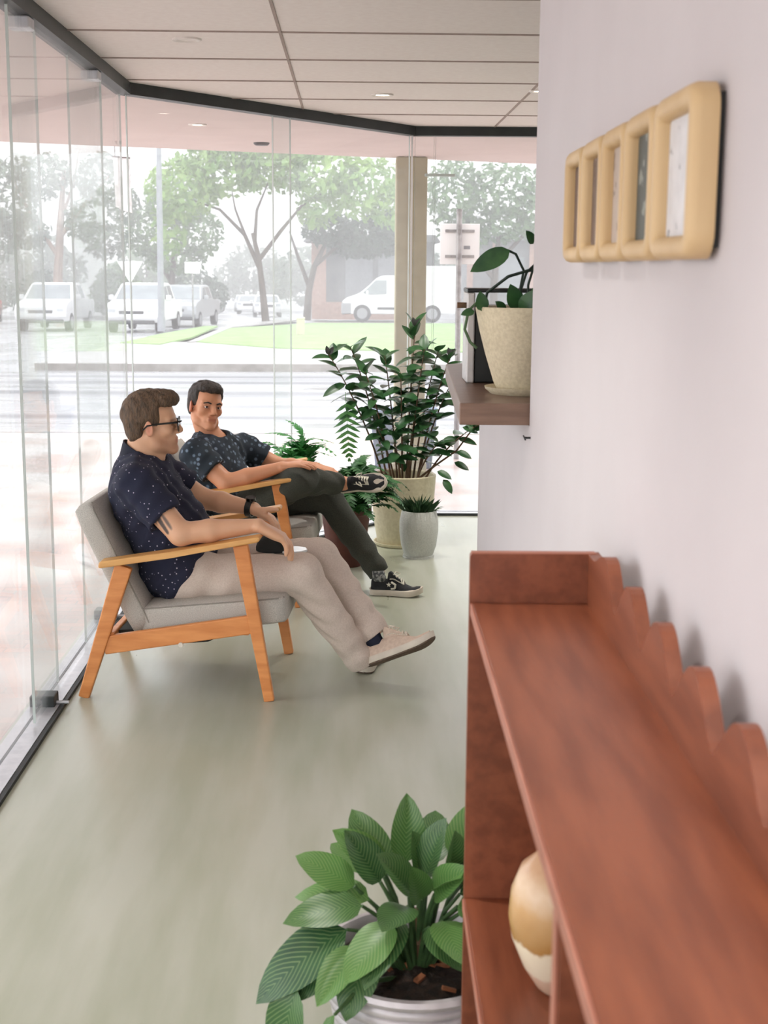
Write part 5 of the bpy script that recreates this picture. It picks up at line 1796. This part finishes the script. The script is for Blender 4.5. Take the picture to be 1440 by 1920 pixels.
    for y in (-1, 1):
        pts = [H.p((0.105, y * 0.035 + 0.027 * math.cos(a), -0.003 + 0.024 * math.sin(a))) for a in [2 * PI * k / 18 for k in range(18)]]
        bm = nb()
        n_ = Vector(H.R @ A3((1, 0, 0))) * 0.0022
        va = [bm.verts.new(Vector(p) + n_) for p in pts]
        vb = [bm.verts.new(Vector(p) - n_) for p in pts]
        bm.faces.new(va); bm.faces.new(vb[::-1])
        for k in range(18):
            bm.faces.new((va[k], vb[k], vb[(k + 1) % 18], va[(k + 1) % 18]))
        obj('lens', bm, 'black_gloss', g)
        obj('rim', tube([H.p((0.105, y * 0.035 + 0.028 * math.cos(a), -0.003 + 0.025 * math.sin(a))) for a in [2 * PI * k / 18 for k in range(19)]], 0.0026, 6), 'black_plastic', g)
        obj('temple', tube([H.p((0.101, y * 0.062, 0.010)), H.p((0.08, y * 0.074, 0.010)), H.p((0.02, y * 0.084, 0.008)), H.p((-0.012, y * 0.086, 0.004)), H.p((-0.03, y * 0.083, -0.012))], [0.0042, 0.0034, 0.003, 0.003, 0.0026], 6), 'black_plastic', g)
    obj('bridge', tube([H.p((0.106, -0.010, 0.004)), H.p((0.115, 0, 0.008)), H.p((0.106, 0.010, 0.004))], 0.0026, 6), 'black_plastic', g)
    # ---- watch on the far wrist
    w = Vector(wrF)
    d = (Vector(wrF) - Vector(elF)).normalized()
    c = w - d * 0.012
    M = Matrix.Translation(c) @ frame_from(d, (0.2, -0.3, 1))
    wt = bpy.data.objects.new('wristwatch', None)
    link(wt, t)
    wt.location = -inv
    band = nb()
    for (r, x) in ((0.0285, 0),):
        ringo = []
        for k in range(24):
            a = 2 * PI * k / 24
            ringo.append([M @ Vector((xx, rr * math.cos(a) * 1.05, rr * math.sin(a))) for xx, rr in ((-0.011, r), (0.011, r), (0.011, r + 0.005), (-0.011, r + 0.005))])
        vsx = [[band.verts.new(p) for p in q] for q in ringo]
        for i in range(24):
            j = (i + 1) % 24
            for k in range(4):
                band.faces.new((vsx[i][k], vsx[i][(k + 1) % 4], vsx[j][(k + 1) % 4], vsx[j][k]))
    obj('strap', band, 'black_plastic', wt)
    obj('dial', tube([M @ Vector((0, 0, 0.030)), M @ Vector((0, 0, 0.041))], 0.018, 20), 'black_gloss', wt)
    return t
person_near()

# black cap with a pale-edged brim lying in the lap
t = thing('cap', 'black cap with shiny pale edge lying in the lap of the nearer sitter', 'cap', (-0.262, 4.60, 0.462), R(-10))
smooth(obj('crown', lathe([(0.062, 0.0), (0.062, 0.012), (0.056, 0.03), (0.04, 0.046), (0.02, 0.053), (0, 0.055)], 28), 'cap_black', t), 60)
br = nb()
pts = [(0.04, -0.05), (0.075, -0.05), (0.105, -0.035), (0.118, 0.0), (0.105, 0.035), (0.075, 0.05), (0.04, 0.05), (0.055, 0.0)]
add_prism(br, pts, 'z', -0.002, 0.006, 0.002)
obj('brim', br, 'phone_white', t)

# ------------------------------------------------------------------ person in the farther chair
SK_B = (216, 154, 118)
def person_far():
    inv = Vector((-0.45, 5.88, 0.0))
    t = thing('person', 'seated person in dark leaf-print shirt with one leg crossed, facing the camera', 'person', inv)
    def here(o):
        o.location = -inv
        return o
    shN, shF = (-0.655, 5.725, 0.640), (-0.475, 6.04, 0.625)
    elN, wrN = (-0.520, 5.66, 0.528), (-0.285, 5.655, 0.598)
    elF, wrF = (-0.330, 6.05, 0.545), (-0.150, 5.90, 0.560)
    hipR, knR, anR = (-0.48, 5.79, 0.375), (-0.225, 5.665, 0.540), (-0.035, 5.845, 0.498)
    hipL, knL, anL = (-0.48, 5.97, 0.375), (-0.105, 5.955, 0.425), (0.125, 5.90, 0.095)
    tw = R(-14)
    lean = rot3(tw, R(24), 0)
    f = Field((-0.80, 5.54, 0.02), (0.24, 6.16, 0.98), 0.0036)
    f.add(ell((-0.585, 5.88, 0.575), (0.085, 0.14, 0.13), lean), 0)
    f.add(ell((-0.52, 5.88, 0.45), (0.09, 0.13, 0.12)), 0.05)
    f.add(ell((-0.485, 5.88, 0.385), (0.095, 0.145, 0.075)), 0.05)
    for sh in (shN, shF):
        f.add(cone(sh, (-0.595, 5.885, 0.665), 0.042, 0.055), 0.03)
    for h_, k_, a_ in ((hipR, knR, anR), (hipL, knL, anL)):
        f.add(cone(h_, k_, 0.062, 0.045), 0.02)
        f.add(cone(k_, a_, 0.044, 0.030), 0.01)
    for sh, el, wr in ((shN, elN, wrN), (shF, elF, wrF)):
        mid = tuple(np.array(el) * 0.62 + np.array(wr) * 0.38)
        f.add(cone(sh, el, 0.046, 0.040), 0.02)
        f.add(cone(el, mid, 0.035, 0.036), 0.015)
        f.add(cone(mid, wr, 0.035, 0.022), 0.012)
    hand_into(f, wrN, (0.93, 0.06, 0.12), (-0.1, -0.1, 1), (0.0, 1, 0), [(0.25, 0.25, 0.2)] * 4, 0.86, kf=0.003)
    hand_into(f, wrF, (0.85, -0.45, -0.15), (0.1, -0.1, 1), (-0.4, -0.9, 0), [(0.3, 0.35, 0.3)] * 4, 0.86, kf=0.003)
    f.add(cone(anR, (0.0, 5.85, 0.495), 0.030, 0.030), 0.01)
    H = HeadFrame((-0.622, 5.845, 0.832), 0.83, rot3(R(-58), R(0), R(-8)))
    f.add(cone((-0.60, 5.885, 0.655), H.p((-0.025, 0, -0.05)), 0.054, 0.050), 0.02)
    head_into(f, H, 0.98)
    tones = [('hard', H.cone((0.095, -0.015, -0.0645), (0.095, 0.015, -0.0645), 0.0075), (180, 106, 90), 0.6),
             ('soft', H.ell((0.09, 0.02, -0.055), (0.03, 0.035, 0.03)), (188, 118, 94), 0.25),
             ('soft', H.ell((-0.004, -0.084, -0.008), (0.02, 0.012, 0.03)), (206, 118, 98), 0.7),
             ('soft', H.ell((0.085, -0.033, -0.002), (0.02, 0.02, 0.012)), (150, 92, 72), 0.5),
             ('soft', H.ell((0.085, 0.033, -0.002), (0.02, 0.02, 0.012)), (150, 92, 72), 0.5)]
    here(finish('body', f, 'skin', t, tones, SK_B))
    # eyes and brows
    for y in (-1, 1):
        e = nb()
        bmesh.ops.create_uvsphere(e, u_segments=14, v_segments=10, radius=0.0105 * H.s)
        o = smooth(obj('eye', e, 'eye_white', t))
        o.location = Vector(H.p((0.0775, y * 0.033, -0.0005))) - inv
        i_ = nb()
        bmesh.ops.create_uvsphere(i_, u_segments=12, v_segments=8, radius=0.0062 * H.s)
        q = smooth(obj('iris', i_, 'iris_dark', o))
        q.location = Vector(H.R @ A3((0.0062, -0.0015, 0.0008))) * H.s
        bw = obj('eyebrow', tube([H.p((0.096, y * 0.016, 0.018)), H.p((0.093, y * 0.034, 0.024)), H.p((0.078, y * 0.052, 0.018))], [0.0042 * H.s, 0.0046 * H.s, 0.0025 * H.s], 6), 'hair_dark', t)
        bw.location = -inv
    f = Field(H.c - 0.15, H.c + 0.15, 0.0028)
    hair_into(f, H, fringe=0.072, jut=-0.004, side=-0.004, nape=-0.055, top=-0.004)
    here(finish('hair', f, 'hair_dark', t))
    # shirt
    f = Field((-0.80, 5.54, 0.28), (-0.28, 6.20, 0.78), 0.0038)
    f.add(ell((-0.585, 5.882, 0.578), (0.108, 0.178, 0.145), lean), 0)
    f.add(ell((-0.525, 5.88, 0.45), (0.115, 0.155, 0.13)), 0.05)
    f.add(ell((-0.49, 5.88, 0.385), (0.115, 0.165, 0.09)), 0.05)
    for sh, el, fr in ((shN, elN, 0.60), (shF, elF, 0.62)):
        sh_, el_ = np.array(sh), np.array(el)
        f.add(cone(sh, (-0.60, 5.885, 0.655), 0.056, 0.072), 0.04)
        f.add(capcone(sh, sh_ + (el_ - sh_) * fr, 0.064, 0.063, False, True), 0.02)
    f.ripple(lambda x, y, z: 0.0035 * np.sin(50 * z + 24 * x + 6 * np.sin(18 * y)) * np.sin(19 * y + 9 * z) + 0.0025 * np.sin(80 * x - 60 * z + 12 * y))
    for sh, el in ((shN, elN), (shF, elF)):
        sh_, el_ = np.array(sh), np.array(el)
        f.add(cone(sh_ + (el_ - sh_) * 0.40, sh_ + (el_ - sh_) * 0.9, 0.036, 0.058), 0.0, 's')
    f.add(cone((-0.592, 5.88, 0.675), (-0.60, 5.86, 0.77), 0.056, 0.062), 0.008, 's')
    here(finish('shirt', f, 'shirt_leaf', t))
    f = Field((-0.74, 5.72, 0.56), (-0.46, 6.02, 0.80), 0.0028)
    a, b = A3((-0.592, 5.882, 0.645)), A3((-0.600, 5.868, 0.745))
    tilt = A3((0.38, -0.18, 0.90))
    def collar(X, Y, Z):
        o1 = cone(a, b, 0.076, 0.066)[0](X, Y, Z)
        i1 = cone(a, b, 0.069, 0.059)[0](X, Y, Z)
        hgt = (X + 0.595) * tilt[0] + (Y - 5.88) * tilt[1] + (Z - 0.690) * tilt[2]
        v = np.maximum(np.maximum(o1, -i1), np.maximum(hgt - 0.024, -hgt - 0.034))
        return np.maximum(v, 0.016 - np.sqrt((Y - 5.84 + 0.5 * (X + 0.56)) ** 2 + (np.minimum(X + 0.56, 0)) ** 2))
    f.add((collar, A3((-0.74, 5.72, 0.56)), A3((-0.46, 6.02, 0.80))), 0.0)
    here(finish('collar', f, 'collar_teal', t))
    # trousers
    f = Field((-0.64, 5.56, 0.03), (0.24, 6.12, 0.66), 0.0038)
    f.add(ell((-0.485, 5.88, 0.385), (0.12, 0.16, 0.085)), 0)
    f.add(cone(hipR, knR, 0.086, 0.070), 0.03)
    f.add(cone(hipL, knL, 0.088, 0.066), 0.03)
    f.add(capcone(knR, (-0.052, 5.828, 0.500), 0.066, 0.046, False, True), 0.03)
    f.add(capcone(knL, (0.132, 5.898, 0.085), 0.066, 0.050, False, True), 0.02)
    f.ripple(lambda x, y, z: 0.004 * np.sin(60 * (x * 0.6 + z) + 5 * np.sin(26 * y)) * np.exp(-((x + 0.18) / 0.13) ** 2) + 0.004 * np.sin(70 * (z - 0.5 * x)) * np.exp(-((z - 0.16) / 0.08) ** 2) + 0.0018 * np.sin(40 * x + 33 * y + 51 * z))
    f.add(cone((0.126, 5.90, 0.10), (0.145, 5.898, 0.06), 0.036, 0.043), 0.0, 's')
    here(finish('trousers', f, 'trouser_dark', t))
    s1 = sneaker(t, (0.085, 5.865, 0.002), (0.322, 5.815, 0.002), (0, 0, 1), 'shoe_black', 'lace_white', 'sock_white', 1, 0.105, emblem=True, label='black sneaker with white laces on the floor')
    s1.location = Vector(s1.location) - inv
    s2 = sneaker(t, (-0.055, 5.885, 0.475), (0.168, 5.835, 0.500), (0.12, -0.88, 0.42), 'shoe_black', 'lace_white', 'sock_white', 1, 0, label='black sneaker of the crossed leg, laces towards the camera')
    s2.location = Vector(s2.location) - inv
    return t
person_far()

# ------------------------------------------------------------------ plants by the far glass
def frond_mesh(L, n, W, arch, seed, width=0.012, tipfall=1.0):
    """arching fern frond along +x: rachis with paired leaflets, one mesh"""
    rng = random.Random(seed)
    bm = nb()
    def P(s):
        return Vector((L * (s - 0.18 * s * s), 0, arch * L * (math.sin(PI * 0.62 * s)) - tipfall * arch * L * 0.55 * s ** 3))
    pts = [P(i / 10) for i in range(11)]
    add_tube(bm, pts, [0.0022 * (1 - 0.07 * i) for i in range(11)], 4)
    for i in range(n):
        s = 0.16 + 0.83 * i / (n - 1)
        c, t = P(s), (P(min(1, s + 0.02)) - P(s - 0.02)).normalized()
        w = W * (math.sin(PI * (0.12 + 0.86 * s) ** 0.85) ** 0.8) * rng.uniform(0.85, 1.1)
        side = Vector((0, 1, 0))
        nrm = t.cross(side)
        for sg in (-1, 1):
            d = (side * sg + t * 0.55 + nrm * rng.uniform(-0.25, 0.1)).normalized()
            e = t * width * 0.5
            a, b = c - e, c + e
            m1 = c + d * w * 0.5
            tip = c + d * w + Vector((0, 0, -0.12 * w))
            v = [bm.verts.new(p) for p in (a, m1 - e * 1.2, tip, m1 + e * 1.2, b)]
            bm.faces.new(v)
    me = bpy.data.meshes.new('frond')
    bm.to_mesh(me)
    bm.free()
    return me

def pot_soil(parent, r, z, h=0.012, seed=1):
    return smooth(obj('soil', mound(r, z, h, seed), 'soil', parent))

# fern in the red-brown pot
fe = thing('potted_fern', 'drooping dark green fern in the red-brown pot before the glass', 'fern', (-0.02, 6.47, 0.0))
smooth(obj('pot', lathe([(0, 0), (0.078, 0), (0.084, 0.012), (0.102, 0.14), (0.118, 0.255), (0.124, 0.258), (0.124, 0.285), (0.114, 0.285), (0.108, 0.26), (0, 0.255)], 40), 'pot_brown', fe), 40)
pot_soil(fe, 0.108, 0.258)
FR = [frond_mesh(0.30, 17, 0.055, 0.42, 1), frond_mesh(0.26, 15, 0.05, 0.6, 2), frond_mesh(0.22, 14, 0.045, 0.25, 3)]
FRL = [frond_mesh(0.34, 19, 0.058, 0.5, 4), frond_mesh(0.30, 17, 0.055, 0.7, 5), frond_mesh(0.25, 15, 0.05, 0.35, 6)]
rng = random.Random(11)
for i in range(58):
    az = R(rng.uniform(-100, 45))
    el = R(rng.uniform(-12, 48))
    d = (math.cos(az) * math.cos(el), math.sin(az) * math.cos(el), math.sin(el))
    put_leaf(FR[i % 3], 'fern_deep', fe, (0.03 * math.cos(az), 0.03 * math.sin(az), 0.262), d, (0, 0, 1), rng.uniform(0.95, 1.25), 'frond')
# second fern, behind the farther chair
ff = thing('potted_fern', 'bright green upright fern in a brown pot behind the farther armchair', 'fern', (-0.24, 6.70, 0.0))
smooth(obj('pot', lathe([(0, 0), (0.07, 0), (0.076, 0.012), (0.10, 0.26), (0.106, 0.262), (0.106, 0.29), (0.097, 0.29), (0.092, 0.265), (0, 0.26)], 36), 'pot_brown', ff), 40)
pot_soil(ff, 0.092, 0.262)
for i in range(46):
    az = R(rng.uniform(0, 360))
    el = R(rng.uniform(15, 78))
    d = (math.cos(az) * math.cos(el), math.sin(az) * math.cos(el), math.sin(el))
    s = rng.uniform(1.0, 1.35)
    if math.sin(az) > 0.2: s *= 0.75
    put_leaf(FRL[i % 3], 'fern_green', ff, (0.03 * math.cos(az), 0.03 * math.sin(az), 0.265), d, (0, 0, 1), s, 'frond')
put_leaf(FRL[0], 'fern_green', ff, (-0.07, -0.02, 0.42), (-0.22, -0.1, 0.97), (0.9, -0.4, 0.3), 0.95, 'frond')

# white ribbed pot with a tuft of grassy leaves
gp = thing('potted_plant', 'small tufted grassy plant in a rounded white pot on the floor', 'plant', (0.343, 6.66, 0.0))
smooth(obj('pot', lathe([(0, 0.0), (0.066, 0.0), (0.070, 0.006), (0.088, 0.06), (0.097, 0.13), (0.097, 0.18), (0.088, 0.228), (0.084, 0.236), (0.078, 0.236), (0.076, 0.215), (0, 0.21)], 44), 'pot_white', gp), 40)
obj('foot_ring', lathe([(0.06, 0.0), (0.078, 0.0), (0.078, 0.012), (0.06, 0.014)], 36), 'pot_white', gp)
pot_soil(gp, 0.076, 0.214)
bm = nb()
for i in range(150):
    a, r = rng.uniform(0, 2 * PI), rng.uniform(0, 0.065)
    b = Vector((r * math.cos(a), r * math.sin(a), 0.215))
    L = rng.uniform(0.05, 0.105)
    d = Vector((math.cos(a) * rng.uniform(0.1, 0.8), math.sin(a) * rng.uniform(0.1, 0.8), 1)).normalized()
    sd = d.cross(Vector((0, 0, 1)))
    sd = (sd.normalized() if sd.length > 1e-4 else Vector((1, 0, 0))) * 0.0045
    m_ = b + d * L * 0.55
    tp = b + d * L + Vector((math.cos(a), math.sin(a), -0.3)) * L * 0.25
    v = [bm.verts.new(p) for p in (b - sd * .6, b + sd * .6, m_ + sd, tp, m_ - sd)]
    bm.faces.new(v)
o = obj('foliage', bm, 'grass_blade', gp)
o['kind'] = 'stuff'
for k in range(3):
    put_leaf(sml, 'leaf_dark', gp, (0.06 + 0.01 * k, -0.02 * k, 0.225 + 0.012 * k), (0.9, -0.2, 0.45), (0, 0, 1), 0.9)

# tall leafy plant in the large cream pot
bp = thing('potted_plant', 'tall leafy shrub in the large cream pot before the column', 'plant', (0.275, 6.98, 0.0))
smooth(obj('pot', lathe([(0, 0.0), (0.125, 0.0), (0.132, 0.01), (0.150, 0.12), (0.163, 0.25), (0.170, 0.355), (0.171, 0.368), (0.164, 0.372), (0.157, 0.366), (0.153, 0.31), (0, 0.295)], 52), 'pot_cream', bp), 40)
smooth(obj('saucer', lathe([(0, 0), (0.140, 0), (0.152, 0.012), (0.154, 0.02), (0.148, 0.02), (0.135, 0.008), (0, 0.006)], 44), 'pot_cream', bp), 40)
pot_soil(bp, 0.153, 0.300, 0.02, 4)
LV = [leaf_mesh(0.108, 0.054, 0.15, 0.22, 6, 0.85), leaf_mesh(0.096, 0.050, 0.2, 0.12, 6, 0.85), leaf_mesh(0.084, 0.042, 0.25, 0.3, 6, 0.9)]
LVP = leaf_mesh(0.055, 0.030, 0.3, 0.2, 6, 0.9)
# stem tips relative to the pot centre (x across, y depth, z height)
STEMS = [((-0.385, -0.02, 0.985), 16, 0), ((-0.275, 0.03, 1.02), 15, 0), ((-0.20, -0.05, 0.90), 13, 1), ((-0.10, 0.02, 0.98), 14, 0), ((-0.02, -0.06, 0.90), 14, 1),
         ((0.055, 0.02, 1.13), 18, 0), ((0.10, -0.05, 1.02), 15, 0), ((0.175, 0.04, 1.00), 15, 1), ((0.235, -0.02, 0.98), 14, 0), ((0.25, 0.03, 0.85), 12, 1), ((0.36, -0.04, 0.62), 9, 0),
         ((0.06, -0.07, 0.72), 10, 1), ((-0.14, -0.08, 0.62), 8, 1), ((0.19, -0.07, 0.55), 8, 1), ((-0.05, -0.09, 0.55), 8, 1)]
rs = random.Random(21)
for si, (tip, nl, kind) in enumerate(STEMS):
    tip = Vector(tip)
    root = Vector((max(-0.09, min(0.09, tip.x * 0.28)), tip.y * 0.8, 0.305))
    mid = root.lerp(tip, 0.5) + Vector((-tip.x * 0.10, 0, 0.05))
    pts = []
    for i in range(9):
        s = i / 8
        pts.append(root * (1 - s) ** 2 + mid * 2 * s * (1 - s) + tip * s * s)
    obj('stem', tube(pts, [0.0062 - 0.0005 * i for i in range(9)], 6), 'stem_brown', bp)
    n = int(nl * 1.4)
    for k in range(n):
        s = 0.40 + 0.60 * (k + 1) / n
        i = min(7, int(s * 8))
        fr = s * 8 - i
        c = pts[i].lerp(pts[min(8, i + 1)], min(1, fr))
        az = k * 2.4 + si + rs.uniform(-0.4, 0.4)
        el = rs.uniform(-0.35, 0.65) + (0.5 if s > 0.9 else 0)
        d = Vector((math.cos(az) * math.cos(el), math.sin(az) * math.cos(el) * 0.9, math.sin(el)))
        me = LV[(k + si) % 3]
        put_leaf(me, 'leaf_dark', bp, c, d, (d.x * -0.4, -0.35, 1), rs.uniform(0.95, 1.28))
# dark young shoots at two tips, and low leaves spreading over the rim
for base in ((-0.385, -0.02, 0.985), (0.055, 0.02, 1.13), (0.235, -0.02, 0.98)):
    for k in range(3):
        d = Vector((math.cos(2.1 * k) * 0.5, -0.2, 0.9))
        put_leaf(LVP, 'leaf_purple', bp, base, d, (0, -1, 0.2), 0.85)
for b, d in (((0.30, -0.05, 0.62), (0.9, -0.1, -0.25)), ((0.33, -0.03, 0.60), (0.75, 0, 0.2)), ((0.27, -0.08, 0.5), (0.8, -0.3, -0.3)), ((0.17, -0.1, 0.40), (0.8, -0.3, -0.35)), ((-0.15, -0.1, 0.42), (-0.7, -0.3, -0.4)),
             ((-0.20, -0.1, 0.46), (-0.35, -0.2, -0.8)), ((0.26, -0.06, 0.44), (0.7, -0.2, -0.3)), ((0.40, -0.04, 0.63), (0.3, 0, -0.9)), ((0.20, -0.12, 0.36), (0.5, -0.3, -0.7))):
    put_leaf(LV[1], 'leaf_dark', bp, b, d, (0, -0.6, 0.8), 0.9)
obj('stem', tube([(0.06, -0.03, 0.335), (0.16, -0.05, 0.42), (0.27, -0.06, 0.50), (0.36, -0.04, 0.62), (0.41, -0.03, 0.64)], [0.007, 0.006, 0.005, 0.004, 0.003], 6), 'stem_brown', bp)
# one pale hanging frond on the left
fm = frond_mesh(0.42, 10, 0.078, 0.05, 9, 0.017, 0.2)
put_leaf(fm, 'leaf_mid', bp, (-0.30, -0.08, 0.80), (0.06, -0.08, -1.0), (0, -1, 0), 1.0, 'frond')

# ------------------------------------------------------------------ rain mist over the street (a real volume of air beyond the near kerb)
def mist():
    o = obj('rain_mist', box((-160, 29.0, -7.5), (160, 300, 16)))
    m = bpy.data.materials.new('rain_mist')
    m.use_nodes = True
    nt = m.node_tree
    nt.nodes.remove(nt.nodes['Principled BSDF'])
    v = nd(nt, 'ShaderNodeVolumeScatter')
    v.inputs['Color'].default_value = (0.97, 0.97, 0.98, 1)
    v.inputs['Density'].default_value = 0.0085
    nt.links.new(v.outputs['Volume'], nt.nodes['Material Output'].inputs['Volume'])
    o.data.materials.append(m)
    tag(o, 'pale rain mist hanging over the street outside', 'mist', kind='stuff')
mist()
